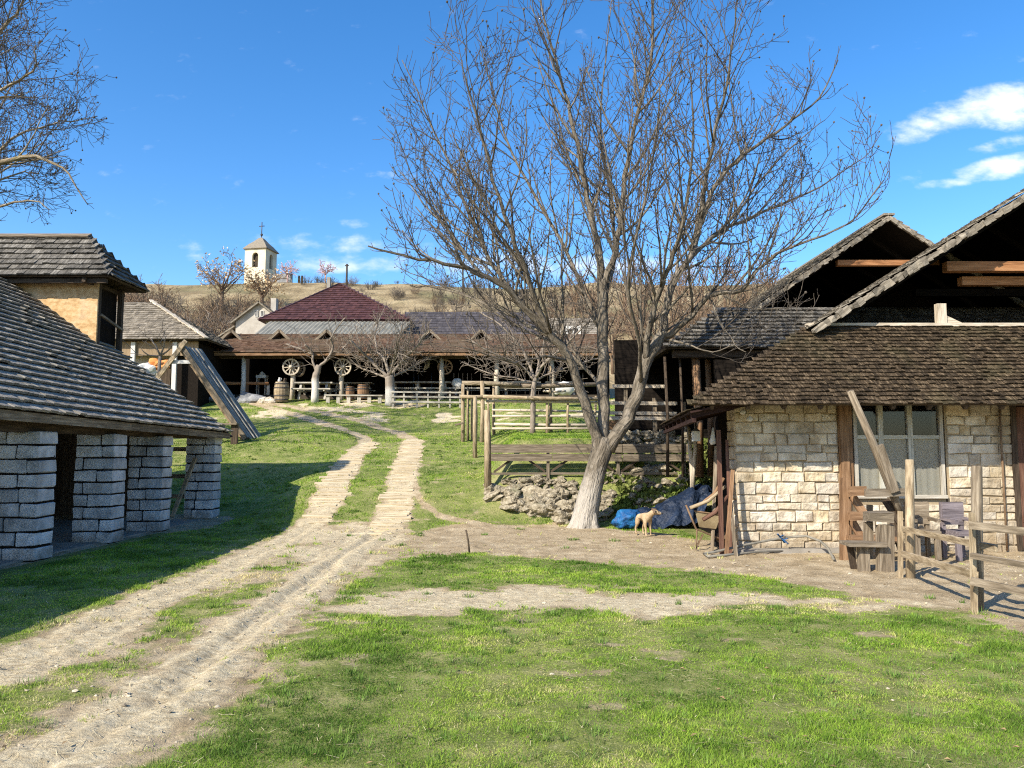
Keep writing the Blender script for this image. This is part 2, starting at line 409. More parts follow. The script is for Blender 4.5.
    def build(self, name, m, parent=None, loc=None):
        me = bpy.data.meshes.new(name)
        base = root_loc(parent) if parent is not None else (Vector(loc) if loc is not None else Vector((0, 0, 0)))
        n = len(self.v)
        co = np.array(self.v, dtype=np.float64).reshape(-1, 3) - np.array(base)
        me.from_pydata(co.tolist(), [], self.f)
        at_ = me.attributes.new('lc', 'FLOAT_VECTOR', 'POINT')
        at_.data.foreach_set('vector', np.array(self.lc, dtype=np.float32).ravel())
        me.polygons.foreach_set('use_smooth', np.array(self.sm, dtype=bool))
        me.materials.append(M[m] if isinstance(m, str) else m)
        me.update()
        o = bpy.data.objects.new(name, me)
        COL.objects.link(o)
        if parent is not None: o.parent = parent
        else: o.location = base
        return o
def _ico(sub):
    t = (1 + 5 ** .5) / 2
    v = [Vector(p).normalized() for p in [(-1, t, 0), (1, t, 0), (-1, -t, 0), (1, -t, 0), (0, -1, t), (0, 1, t), (0, -1, -t), (0, 1, -t), (t, 0, -1), (t, 0, 1), (-t, 0, -1), (-t, 0, 1)]]
    f = [(0, 11, 5), (0, 5, 1), (0, 1, 7), (0, 7, 10), (0, 10, 11), (1, 5, 9), (5, 11, 4), (11, 10, 2), (10, 7, 6), (7, 1, 8), (3, 9, 4), (3, 4, 2), (3, 2, 6), (3, 6, 8), (3, 8, 9), (4, 9, 5), (2, 4, 11), (6, 2, 10), (8, 6, 7), (9, 8, 1)]
    for _ in range(sub):
        c = {}; nf = []
        def mid(a, b):
            k = (min(a, b), max(a, b))
            if k not in c: c[k] = len(v); v.append(((v[a] + v[b]) / 2).normalized())
            return c[k]
        for a, b, d in f:
            x, y, z = mid(a, b), mid(b, d), mid(d, a)
            nf += [(a, x, z), (b, y, x), (d, z, y), (x, y, z)]
        f = nf
    return v, f
ICO = [_ico(0), _ico(1), _ico(2), _ico(3)]

def tag(o, label=None, cat=None, group=None, kind=None):
    if label: o['label'] = label
    if cat: o['category'] = cat
    if group: o['group'] = group
    if kind: o['kind'] = kind
    return o
def thing(name, label, cat, loc=(0, 0, 0), group=None, rz=0):
    o = bpy.data.objects.new(name, None); COL.objects.link(o)
    o.location = loc; o.rotation_euler = (0, 0, rz)
    o.empty_display_size = .2
    return tag(o, label, cat, group)
def copy_tree(o, loc=None, rz=None, sc=None, label=None, group=None, parent=None):
    c = o.copy(); COL.objects.link(c)
    if parent is not None: c.parent = parent
    if loc is not None: c.location = loc
    if rz is not None: c.rotation_euler = (0, 0, rz)
    if sc is not None: c.scale = sc if hasattr(sc, '__len__') else (sc, sc, sc)
    if label: c['label'] = label
    if group: c['group'] = group
    for ch in list(o.children): copy_tree(ch, parent=c)
    return c

def shingles(mb, O, e, s, L, Sl, expo, w0, w1, th, clip=None, jit=.012, regular=False, lf=.25, gap=.55, tv=.25):
    """courses of shingles: O eave start, e unit along the eave, s unit up the slope"""
    O, e, s = Vector(O), Vector(e).normalized(), Vector(s).normalized()
    n = e.cross(s)
    if n.z < 0: n = -n
    rows = int(Sl / expo + .5)
    for j in range(rows):
        b = j * expo
        a0, a1 = (clip(b) if clip else (0, L))
        if a1 - a0 < .05: continue
        a = a0 - (0 if regular else rnd.uniform(0, w0))
        wav = [rnd.uniform(-1, 1) for _ in range(3)]
        while a < a1:
            w = w0 if regular else rnd.uniform(w0, w1)
            x0, x1 = max(a, a0), min(a + w - .006, a1)
            a += w
            if x1 - x0 < .02: continue
            wob = jit * .6 * math.sin(a * .9 + wav[0] * 5) + rnd.uniform(-jit, jit)
            bb = b + wob; t = th * rnd.uniform(1 - tv, 1 + tv); lift = rnd.uniform(0, th * lf)
            if rnd.random() < .03: lift += th * .4; bb -= jit
            bt = min(b + expo * 1.35, Sl + .02)
            def P(aa, q, hh): return O + e * aa + s * q + n * hh
            g0 = lift + t * gap; g1 = g0 + rnd.uniform(-.12, .12) * t
            vs = [P(x0, bb, g0), P(x1, bb, g1), P(x1, bb, g1 + t * (1 - gap * .5)), P(x0, bb, g0 + t * (1 - gap * .5)), P(x0, bt, .006), P(x1, bt, .006)]
            off = rv(30)
            ls = [Vector((q, aa, hh)) + off for aa, q, hh in ((x0, 0, 0), (x1, 0, 0), (x1, 0, t), (x0, 0, t), (x0, bt - bb, 0), (x1, bt - bb, 0))]
            mb.add(vs, [(0, 1, 2, 3), (3, 2, 5, 4), (0, 3, 4), (1, 5, 2), (0, 4, 5, 1)], ls)
def deck(poly, normal_down=.05, lift=0):
    """thin solid sheet under shingles"""
    mb = MB(); a, b, c = Vector(poly[0]), Vector(poly[1]), Vector(poly[2])
    n = (b - a).cross(c - a).normalized()
    if n.z < 0: n = -n
    mb.prism([Vector(p) - n * .006 for p in poly], -n * normal_down)
    return mb
def block_wall(mb, P, e, n, a0, a1, z0, z1, rh, bw, holes=(), depth=.08, gap=.014, jit=.012, cham=.018):
    """courses of separate dressed stones on the plane P + e*a + z, facing n"""
    P, e, n = Vector(P), Vector(e).normalized(), Vector(n).normalized(); Zv = Vector((0, 0, 1))
    z = z0
    while z < z1 - .04:
        hh = rnd.uniform(*rh)
        if z1 - (z + hh) < rh[0] * .6: hh = z1 - z
        zt = z + hh
        cuts = [(a0, a1)]
        for (h0, h1, y0, y1) in holes:
            if y1 > z + .03 and y0 < zt - .03:
                nc = []
                for (c0, c1) in cuts:
                    if h1 <= c0 or h0 >= c1: nc.append((c0, c1)); continue
                    if h0 > c0 + .04: nc.append((c0, h0))
                    if h1 < c1 - .04: nc.append((h1, c1))
                cuts = nc
        for (c0, c1) in cuts:
            a = c0
            while a < c1 - .02:
                w = rnd.uniform(*bw)
                if c1 - (a + w) < bw[0] * .55: w = c1 - a
                sub = [(z, zt)]
                if hh > .24 and rnd.random() < .25: mz = z + hh * rnd.uniform(.4, .6); sub = [(z, mz), (mz, zt)]
                for (q0, q1) in sub:
                    pr = rnd.uniform(-jit, jit) * .55; off = rv(30)
                    def J(): return rnd.uniform(-jit, jit) * .6
                    g_ = gap / 2
                    outer = [(a + g_ + J() * .5, q0 + g_ + J()), (a + w - g_ + J() * .5, q0 + g_ + J()), (a + w - g_ + J() * .5, q1 - g_ + J()), (a + g_ + J() * .5, q1 - g_ + J())]
                    ca, cz = a + w / 2, (q0 + q1) / 2
                    vs = []
                    for (x, y) in outer: vs.append(P + e * x + Zv * y - n * depth)
                    for (x, y) in outer: vs.append(P + e * x + Zv * y + n * (pr - cham))
                    for (x, y) in outer:
                        vs.append(P + e * (x + (cham if x < ca else -cham) * rnd.uniform(.6, 1.4)) + Zv * (y + (cham if y < cz else -cham) * rnd.uniform(.6, 1.4)) + n * (pr + J() * .7))
                    fs = []
                    for k in range(4):
                        k2 = (k + 1) % 4
                        fs += [(k, k2, 4 + k2, 4 + k), (4 + k, 4 + k2, 8 + k2, 8 + k)]
                    fs.append((8, 9, 10, 11))
                    mb.add(vs, fs, [v + off for v in vs])
                a += w
        z = zt
# ---------------------------------------------------------------- ground
def sdf_poly(px, py, poly):
    d = np.full(px.shape, 1e9); inside = np.zeros(px.shape, bool)
    n = len(poly)
    for i in range(n):
        x0, y0 = poly[i]; x1, y1 = poly[(i + 1) % n]
        ex, ey = x1 - x0, y1 - y0; L = ex * ex + ey * ey + 1e-9
        t = np.clip(((px - x0) * ex + (py - y0) * ey) / L, 0, 1)
        d = np.minimum(d, np.hypot(px - x0 - t * ex, py - y0 - t * ey))
        c = ((y0 > py) != (y1 > py)) & (px < ex * (py - y0) / (ey if abs(ey) > 1e-9 else 1e-9) + x0)
        inside ^= c
    return np.where(inside, -d, d)
def dist_line(px, py, pts):
    d = np.full(px.shape, 1e9)
    for (x0, y0), (x1, y1) in zip(pts[:-1], pts[1:]):
        ex, ey = x1 - x0, y1 - y0; L = ex * ex + ey * ey + 1e-9
        t = np.clip(((px - x0) * ex + (py - y0) * ey) / L, 0, 1)
        d = np.minimum(d, np.hypot(px - x0 - t * ex, py - y0 - t * ey))
    return d
def G2(l): return [tuple(gp(u, v)[:2]) for u, v in l]
TL = G2([(0, 672), (60, 644), (120, 612), (185, 586), (240, 562), (285, 541), (312, 522), (327, 503), (335, 482), (345, 467), (355, 455), (368, 443)])
TR = G2([(40, 766), (100, 735), (150, 703), (205, 660), (255, 622), (300, 588), (345, 553), (375, 533), (393, 515), (400, 498), (402, 482), (407, 462), (411, 448), (412, 440)])
TL0 = (TL[0][0] - 2.4, TL[0][1] - 2.0); TR0 = (TR[0][0] - 1.2, TR[0][1] - 1.6)
TL = [TL0] + TL; TR = [TR0] + TR
TL2 = G2([(368, 443), (362, 436), (345, 430), (320, 422), (290, 413), (268, 407), (248, 402)])
TR2 = G2([(412, 440), (398, 432), (370, 424), (335, 415), (300, 408), (268, 403), (245, 400)])
YARD = G2([(406, 532), (470, 520), (560, 522), (640, 530), (700, 538), (740, 546)]) + [(14, 12.6), (14, 5.6)] + G2([(1024, 634), (1000, 624), (962, 609), (905, 604), (862, 596), (800, 584), (740, 574), (640, 565), (560, 560), (480, 553), (410, 556)])
STRAWP = G2([(300, 612), (400, 584), (480, 589), (560, 585), (620, 593), (720, 589), (850, 599), (900, 598), (960, 606), (880, 612), (740, 607), (650, 616), (560, 604), (470, 612), (380, 620)])
ROADP = [(-9.5, 4.2)] + G2([(0, 655), (70, 625), (150, 590), (225, 562), (285, 535), (305, 520), (345, 522), (385, 520), (420, 530), (430, 545), (400, 566), (345, 612), (290, 655), (235, 700), (160, 762)]) + [(-2.3, 2.6), (-6, 2)]
PATH = G2([(412, 480), (420, 500), (440, 515), (480, 524), (520, 527)])
def masks(x, y):
    wob = (fbm(x * 1.1, y * 1.1, 3) - .5) * 1.0 + (fbm(x * 3.2, y * 4.5, 9, 4) - .5) * 1.5
    fade = _ss((8 - np.abs(y - 8)) * 9)
    def edge(d, soft): return _ss((soft - d - wob * soft * 1.3) / (2 * soft))
    dl = dist_line(x, y, TL); dr = dist_line(x, y, TR)
    tr = np.maximum(edge(dl - .38, .14), edge(dr - .38, .14))
    dl2 = dist_line(x, y, TL2); dr2 = dist_line(x, y, TR2)
    tr2 = np.maximum(edge(dl2 - .28, .14), edge(dr2 - .28, .14)) * .9
    yard = edge(sdf_poly(x, y, YARD), .32)
    st = edge(sdf_poly(x, y, STRAWP), .32)
    road = edge(sdf_poly(x, y, ROADP), .45) * np.clip(-.36 + 1.5 * fbm(x * 1.7 + 5, y * 1.2, 21, 5) + .45 * _ss((y - 8.5) / 4) - .12 * _ss((7 - y) / 3), 0, 1)
    road = np.maximum(road, np.maximum(edge(dl - .5, .3), edge(dr - .6, .3)) * .66 * _ss((18 - y) / 2))
    mid = edge(dist_line(x, y, PATH) - .16, .12) * .8
    shed = edge(np.hypot((x + 6.5) / .5, (y - 16.2) / 1.4) - 1.0, .25) * .7
    shed2 = _ss((-6.62 - x) / .12) * _ss((18.0 - y) / .3) * _ss((y - 5.5))
    spots = _ss((fbm(x * 1.6, y * 2.6, 33, 5) - .60) * 6) * .50 * _ss((y - 3) / 2) * _ss((x + 5.2) / .8)
    bank = _ss((fbm(x * .7, y * 1.1, 41) - .54) * 8) * _ss((y - 30) / 2) * _ss((36.5 - y) / 1) * .75
    dirt = np.maximum.reduce([tr, tr2, yard, st * .92, road, mid, shed, shed2, spots * _ss((y - 2) / 1), bank])
    # strips where turf comes back between the ruts and across the yard
    pale = np.maximum.reduce([st * .8, bank * 1.2, np.maximum(tr, road) * .78 * (1 - .35 * yard), tr2 * .6])
    return np.clip(dirt, 0, 1), np.clip(pale, 0, 1), dl, dr
def relief(x, y, dirt, dl, dr):
    z = (fbm(x * 1.2, y * 1.2, 51) - .5) * .035 + (fbm(x * 5, y * 5, 52, 3) - .5) * .016
    z = z + dirt * ((fbm(x * 11, y * 11, 53, 3) - .5) * .032)
    near = _ss((17 - y) / 2)
    rag = .4 + 1.2 * fbm(x * 3, y * 3, 54)
    wv = (fbm(x * 1.3, y * 1.3, 55) - .5) * .25
    z = z - near * (.022 * np.exp(-((dl + wv) / .10) ** 2) + .035 * np.exp(-((dr + wv) / .06) ** 2) - .014 * np.exp(-((dr + wv - .16) / .06) ** 2) + .012 * np.exp(-((dr + wv - .42) / .05) ** 2) + .012 * np.exp(-((dl + wv - .3) / .05) ** 2)) * rag
    return z - .01
def sheet(name, ys, half, nx, m, rel=True):
    NY = len(ys)
    t = np.linspace(-1, 1, nx)
    t = np.sign(t) * (np.abs(t) * .62 + .38 * np.abs(t) ** 3)
    Y = np.repeat(ys[:, None], nx, 1); X = t[None, :] * half(ys)[:, None]
    x, y = X.ravel(), Y.ravel()
    dirt, dry, dl, dr = masks(x, y)
    z = H(x, y)
    if rel: z = z + relief(x, y, dirt, dl, dr) * _ss((42 - y) / 3)
    me = bpy.data.meshes.new(name)
    nv = NY * nx
    me.vertices.add(nv); me.vertices.foreach_set('co', np.stack([x, y, z], 1).astype(np.float32).ravel())
    i = np.arange(NY - 1)[:, None] * nx + np.arange(nx - 1)[None, :]
    q = np.stack([i, i + 1, i + 1 + nx, i + nx], -1).reshape(-1, 4)
    me.loops.add(q.size); me.loops.foreach_set('vertex_index', q.ravel().astype(np.int32))
    me.polygons.add(len(q)); me.polygons.foreach_set('loop_start', (np.arange(len(q)) * 4).astype(np.int32))
    me.polygons.foreach_set('use_smooth', np.ones(len(q), bool))
    for nm, d in (('dirt', dirt), ('dry', dry)):
        a = me.attributes.new(nm, 'FLOAT', 'POINT'); a.data.foreach_set('value', d.astype(np.float32))
    me.update(); me.validate()
    me.materials.append(m)
    o = bpy.data.objects.new(name, me); COL.objects.link(o)
    return tag(o, kind='structure')

def ground_mat():
    m = bpy.data.materials.new('ground'); m.use_nodes = True
    n = m.node_tree; N = n.nodes; L = n.links; P = N['Principled BSDF']; P.inputs['Roughness'].default_value = .95; P.inputs['Specular IOR Level'].default_value = .1
    geo = N.new('ShaderNodeNewGeometry')
    def noise(sc, det=6, rough=.6, st=(1, 1, 1)):
        mp = N.new('ShaderNodeMapping'); mp.inputs['Scale'].default_value = st; L.new(geo.outputs['Position'], mp.inputs[0])
        t = N.new('ShaderNodeTexNoise'); t.inputs['Scale'].default_value = sc; t.inputs['Detail'].default_value = det; t.inputs['Roughness'].default_value = rough
        L.new(mp.outputs[0], t.inputs['Vector']); return t.outputs['Fac']
    def ramp(f, cs, lo=.3, hi=.7):
        r = N.new('ShaderNodeValToRGB'); e = r.color_ramp.elements
        while len(e) < len(cs): e.new(.5)
        for i, c in enumerate(cs): e[i].position = lo + (hi - lo) * i / (len(cs) - 1); e[i].color = (*c, 1)
        L.new(f, r.inputs[0]); return r.outputs[0]
    def mix(f, a, b):
        x = N.new('ShaderNodeMix'); x.data_type = 'RGBA'; L.new(f, x.inputs['Factor']); L.new(a, x.inputs['A']); L.new(b, x.inputs['B']); return x.outputs['Result']
    def mr(f, a, b, c=0, d=1):
        x = N.new('ShaderNodeMapRange'); x.interpolation_type = 'SMOOTHSTEP'
        for k, q in zip(('From Min', 'From Max', 'To Min', 'To Max'), (a, b, c, d)): x.inputs[k].default_value = q
        L.new(f, x.inputs['Value']); return x.outputs[0]
    def attr(k):
        a = N.new('ShaderNodeAttribute'); a.attribute_name = k; return a.outputs['Fac']
    def add(a, b):
        x = N.new('ShaderNodeMath'); L.new(a, x.inputs[0]); L.new(b, x.inputs[1]); return x.outputs[0]
    def mul(a, k):
        x = N.new('ShaderNodeMath'); x.operation = 'MULTIPLY_ADD'; L.new(a, x.inputs[0]); x.inputs[1].default_value = k; x.inputs[2].default_value = -k / 2; return x.outputs[0]
    grass = ramp(noise(2.2), [(.10, .13, .03), (.20, .225, .06), (.34, .31, .13)], .32, .68)
    grass = mix(mr(noise(.55, 4), .5, .72, 0, .6), grass, ramp(noise(7), [(.20, .18, .08), (.36, .30, .16)]))
    grass = mix(mr(noise(55, 3), .5, .62, 0, .75), grass, ramp(noise(31), [(.06, .09, .02), (.42, .40, .18)], .38, .62))
    dirt = ramp(noise(2.6, 9, .68), [(.22, .16, .09), (.39, .30, .185), (.53, .43, .285)], .28, .68)
    dirt = mix(mr(noise(18, 4), .56, .74, 0, .4), dirt, ramp(noise(46), [(.13, .09, .055), (.66, .57, .42)], .36, .64))
    dry = ramp(noise(9, 8, .7, (1, 2, 1)), [(.34, .26, .15), (.55, .455, .295), (.70, .605, .42)], .3, .68)
    dirt = mix(mr(add(attr('dry'), mul(noise(3), .8)), .45, .85), dirt, dry)
    f = mr(add(attr('dirt'), add(mul(noise(6, 5), .55), mul(noise(30, 4), .35))), .34, .62)
    L.new(mix(f, grass, dirt), P.inputs['Base Color'])
    b = N.new('ShaderNodeBump'); b.inputs['Strength'].default_value = .8; b.inputs['Distance'].default_value = .055
    L.new(noise(26, 10, .75), b.inputs['Height']); L.new(b.outputs[0], P.inputs['Normal'])
    return m
def hill_mat():
    m = mat('hill', [(.115, .085, .045), (.25, .19, .105), (.37, .295, .175)], .30, (1, .5, 1), 0, .95, .6, 2.5, .5, coord='obj', extra=patches((.085, .09, .035), .09, .50, .66, .6, (1, .5, 1)), det=9)
    return m
M['ground'] = ground_mat(); M['hill'] = hill_mat()
_k = np.linspace(0, 1, 620)
_ys = 1.6 * (52 / 1.6) ** _k
_ys = np.concatenate([np.linspace(-30, 1.4, 24), _ys])
sheet('ground', _ys, lambda y: np.maximum(0.86 * np.abs(y) + 6.0, 6) + np.where(y < 0, 10, 0) + np.where(y > 48, (y - 48) * 8, 0), 640, M['ground'])
sheet('hill', 52 * (480 / 52) ** np.linspace(0, 1, 110), lambda y: 1.2 * y + 21, 200, M['hill'], False)
# fine short grass as one mass
def grass_field(name, N0, y0, y1, hgt, seed, mcol, powr=1.0, dens=None, xr=.74):
    g_ = np.random.default_rng(seed)
    u = g_.random(N0)
    # more blades near the viewpoint: density falls with distance
    y = y0 * (y1 / y0) ** (u ** powr)
    x = (g_.random(N0) * 2 - 1) * (xr * y + 1.2)
    dirt, dry, dl, dr = masks(x, y)
    clump = fbm(x * 3.2, y * 3.2, 71, 3)
    tuft = fbm(x * 9, y * 9, 75, 2)
    q_ = dirt + (clump - .5) * .9 + (tuft - .5) * 1.1
    keep = g_.random(N0) > _ss((q_ - .02) / .72) * 1.02
    keep &= ~((x < -6.4) & (y < 18.2)) & ~((x > 3.4) & (y > 12.3) & (y < 17))
    x, y, dirt, clump, dl, dr, tuft = (a[keep] for a in (x, y, dirt, clump, dl, dr, tuft)); n = len(x)
    z = H(x, y) + relief(x, y, dirt, dl, dr) - .004
    big = _ss((fbm(x * .9, y * .9, 72, 3) - .45) * 5)
    hh = hgt * (.45 + .9 * g_.random(n)) * (.4 + 1.5 * (1 - tuft) * (1 - clump) * 1.6) * (.75 + .6 * big) * np.clip((y / 9) ** .25, .8, 1.5)
    w = np.maximum(.0026, .0006 * y) * (.7 + .6 * g_.random(n))
    a = g_.random(n) * 2 * np.pi; la = g_.random(n) * 2 * np.pi; ln = hh * (.3 + .9 * g_.random(n))
    ca, sa = np.cos(a), np.sin(a)
    v = np.empty((n, 3, 3), np.float32)
    v[:, 0] = np.stack([x - ca * w, y - sa * w, z], 1); v[:, 1] = np.stack([x + ca * w, y + sa * w, z], 1)
    v[:, 2] = np.stack([x + np.cos(la) * ln, y + np.sin(la) * ln, z + hh], 1)
    me = bpy.data.meshes.new(name); me.vertices.add(3 * n); me.vertices.foreach_set('co', v.ravel())
    me.loops.add(3 * n); me.loops.foreach_set('vertex_index', np.arange(3 * n, dtype=np.int32))
    me.polygons.add(n); me.polygons.foreach_set('loop_start', (np.arange(n) * 3).astype(np.int32))
    tint = np.repeat(np.clip(g_.random(n) * .46 + 1.5 * (fbm(x * .9, y * 1.5, 73, 5) - .5) + .12 + .55 * _ss(dirt * 1.5 - .15) + .5 * (tuft - .45), 0, 1), 3)
    at_ = me.attributes.new('tint', 'FLOAT', 'POINT'); at_.data.foreach_set('value', tint.astype(np.float32))
    me.update(); me.materials.append(mcol)
    o = bpy.data.objects.new(name, me); COL.objects.link(o)
    return tag(o, kind='stuff')
def blade_mat():
    m = bpy.data.materials.new('grass_blade'); m.use_nodes = True
    N = m.node_tree.nodes; L = m.node_tree.links; P = N['Principled BSDF']; P.inputs['Roughness'].default_value = .7; P.inputs['Specular IOR Level'].default_value = .2
    a = N.new('ShaderNodeAttribute'); a.attribute_name = 'tint'
    r = N.new('ShaderNodeValToRGB'); e = r.color_ramp.elements
    cs = [(.0, (.075, .145, .018)), (.3, (.18, .30, .03)), (.62, (.31, .44, .05)), (.82, (.44, .47, .11)), (1, (.66, .56, .30))]
    while len(e) < len(cs): e.new(.5)
    for i, (p, c) in enumerate(cs): e[i].position = p; e[i].color = (*c, 1)
    L.new(a.outputs['Fac'], r.inputs[0]); L.new(r.outputs[0], P.inputs['Base Color'])
    P.inputs['Subsurface Weight'].default_value = 0
    t = N.new('ShaderNodeBsdfTranslucent'); L.new(r.outputs[0], t.inputs[0]); x = N.new('ShaderNodeMixShader'); x.inputs[0].default_value = .35
    L.new(P.outputs[0], x.inputs[1]); L.new(t.outputs[0], x.inputs[2]); L.new(x.outputs[0], N['Material Output'].inputs[0])
    return m
M['blade'] = blade_mat()
tag(grass_field('grass', 1400000, 2.6, 40, .021, 5, M['blade'], 1.0), 'short bright green spring grass over the yard and slopes', 'grass')
# straw and dead stalks lying about
def straw_bits():
    g_ = np.random.default_rng(8); n0 = 26000
    y = 3 * (24 / 3) ** g_.random(n0); x = (g_.random(n0) * 2 - 1) * (.74 * y + 1)
    dirt, dry, dl, dr = masks(x, y)
    k = g_.random(n0) < (.08 + .35 * dry + .06 * dirt)
    k &= ~((x < -6.4) & (y < 18.2)) & ~((x > 3.4) & (y > 12.3) & (y < 17))
    x, y, dirt, dl, dr = (a[k] for a in (x, y, dirt, dl, dr))
    z = H(x, y) + relief(x, y, dirt, dl, dr) + .012
    mb = MB()
    for i in range(len(x)):
        a = rnd.uniform(0, PI); l = rnd.uniform(.012, .05) * (2.2 if rnd.random() < .03 else 1); w = max(.0014, .00028 * y[i])
        d = Vector((math.cos(a), math.sin(a), 0)); s = Vector((-d.y, d.x, 0)) * w; c = Vector((x[i], y[i], z[i]))
        mb.add([c - d * l - s, c + d * l - s, c + d * l + s, c - d * l + s], [(0, 1, 2, 3)], [Vector((i * .37, 0, 0))] * 4)
    o = mb.build('loose_straw', 'straw')
    tag(o, 'loose pale straw and dead stalks scattered over the ground', 'straw', kind='stuff')
straw_bits()
def pebbles():
    g_ = random.Random(17); mb = MB(); n = 0
    for i in range(9000):
        y = 3 * (22 / 3) ** g_.random(); x = (g_.random() * 2 - 1) * (.74 * y + 1)
        if (x < -6.4 and y < 18.2) or (x > 3.4 and 12.3 < y < 17): continue
        pts.append((x, y, g_.random(), g_.random()))
    a = np.array(pts); dirt, dry, dl, dr = masks(a[:, 0], a[:, 1]); z = H(a[:, 0], a[:, 1]) + relief(a[:, 0], a[:, 1], dirt, dl, dr)
    for i, (x, y, q, s) in enumerate(pts):
        if q > .003 + dirt[i] * .45: continue
        r = (.004 + .014 * s ** 7) * (1 + y * .03)
        mb.blob((x, y, z[i] + r * .25), r, i, .5, 0, (1.2, 1, .7))
    M['pebble'] = mat('pebble', [(.24, .19, .13), (.5, .43, .32)], 2, (1, 1, 1), .35, .95, 0, coord='obj')
    tag(mb.build('pebbles', 'pebble'), 'small loose stones and clods on the bare dirt', 'pebbles', kind='stuff')
pts = []
def fallen_leaves():
    g_ = np.random.default_rng(77); n = 700; y = 3 * (24 / 3) ** g_.random(n); x = (g_.random(n) * 2 - 1) * (.74 * y + 1)
    dirt, dry, dl, dr = masks(x, y); z = H(x, y) + relief(x, y, dirt, dl, dr); mb = MB()
    for i in range(n):
        if (x[i] < -6.4 and y[i] < 18.2) or (x[i] > 3.4 and 12.3 < y[i] < 17): continue
        l = rnd.uniform(.007, .02) * (1 + y[i] * .03); a = rnd.uniform(0, 6.28); d = Vector((math.cos(a), math.sin(a), rnd.uniform(-.1, .3))); s = Vector((-math.sin(a), math.cos(a), rnd.uniform(-.2, .2))) * .5
        c = Vector((x[i], y[i], z[i] + .022)); up = Vector((0, 0, l * rnd.uniform(.1, .5)))
        mb.add([c - d * l, c + s * l + up, c + d * l, c - s * l + up], [(0, 1, 2), (0, 2, 3)], [Vector((i * .41, 0, 0))] * 4)
    M['litter'] = mat('dead_leaf', [(.12, .075, .035), (.30, .21, .115)], 2, (1, 1, 1), .5, .9, 0)
    tag(mb.build('fallen_leaves', 'litter'), 'small brown dead leaves lying over the grass and dirt', 'leaves', kind='stuff')
fallen_leaves()
pebbles()
def weed_tufts():
    g_ = np.random.default_rng(31); mb = MB(); k = 0
    y = 3 * (30 / 3) ** g_.random(1500); x = (g_.random(1500) * 2 - 1) * (.74 * y + 1)
    dirt, dry, dl, dr = masks(x, y); z = H(x, y) + relief(x, y, dirt, dl, dr)
    rr = random.Random(9)
    for i in range(1500):
        if (x[i] < -6.4 and y[i] < 18.2) or (x[i] > 3.4 and 12.3 < y[i] < 17): continue
        if dirt[i] > .55 and rr.random() < .93: continue
        R_ = rr.uniform(.03, .13)
        for _ in range(int(26 + 260 * R_)):
            a, q = rr.uniform(0, 6.28), R_ * rr.random() ** .6; b = Vector((x[i] + math.cos(a) * q, y[i] + math.sin(a) * q, z[i] - .005))
            l = rr.uniform(.03, .085) * (1.15 - q / R_ * .5); d = Vector((math.cos(a) * rr.uniform(.1, .9), math.sin(a) * rr.uniform(.1, .9), 1)).normalized(); s = Vector((-math.sin(a + rr.uniform(-1, 1)), math.cos(a), 0)) * max(.002, .0005 * y[i])
            mb.add([b - s, b + s, b + d * l], [(0, 1, 2)], [Vector((i, 0, 0))] * 3)
    M['tuft'] = mat('tuft', [(.05, .10, .018), (.10, .17, .03), (.2, .26, .06)], .37, (1, 1, 1), .4, .8, 0)
    tag(mb.build('grass_tufts', 'tuft'), 'darker taller grass tufts dotted over the lawn', 'grass', kind='stuff')
weed_tufts()
# planks laid across the two wheel tracks where the track climbs
def lay_planks():
    protos = []
    for k in range(4):
        mb = MB(); L_ = .36
        mb.bar((-L_, 0, 0), (L_, 0, 0), .085, .045, jit=.018)
        me = mb.build('track_plank', 'plank'); protos.append(me)
    used = set()
    def walk(pts, step):
        out = []; acc = 0
        for (x0, y0), (x1, y1) in zip(pts[:-1], pts[1:]):
            l = math.hypot(x1 - x0, y1 - y0); t = acc
            while t < l: out.append((x0 + (x1 - x0) * t / l, y0 + (y1 - y0) * t / l, math.atan2(y1 - y0, x1 - x0))); t += step
            acc = t - l
        return out
    for pts, lab, grp in ((TL, 'weathered plank bedded across the left wheel track', 'planks across the left wheel track'), (TR, 'weathered plank bedded across the right wheel track', 'planks across the right wheel track')):
        pts = [p for p in pts if p[1] > 14.6]
        for (x, y, a) in walk(pts, .19):
            x += rnd.uniform(-.08, .08); y += rnd.uniform(-.03, .03)
            if rnd.random() < .05: continue
            k = rnd.randrange(4)
            o = protos[k] if k not in used else protos[k].copy()
            if k in used: COL.objects.link(o)
            used.add(k)
            sl = (h(x, y + .3) - h(x, y - .3)) / .6
            o.location = (x, y, h(x, y) + rnd.uniform(-.03, .0))
            o.rotation_euler = (math.atan(sl) + rnd.uniform(-.1, .1), rnd.uniform(-.04, .04), a - PI / 2 + rnd.uniform(-.16, .16))
            o.scale = (rnd.uniform(.75, 1.2), rnd.uniform(.5, 1.1), 1)
            tag(o, lab, 'plank', grp)
lay_planks()

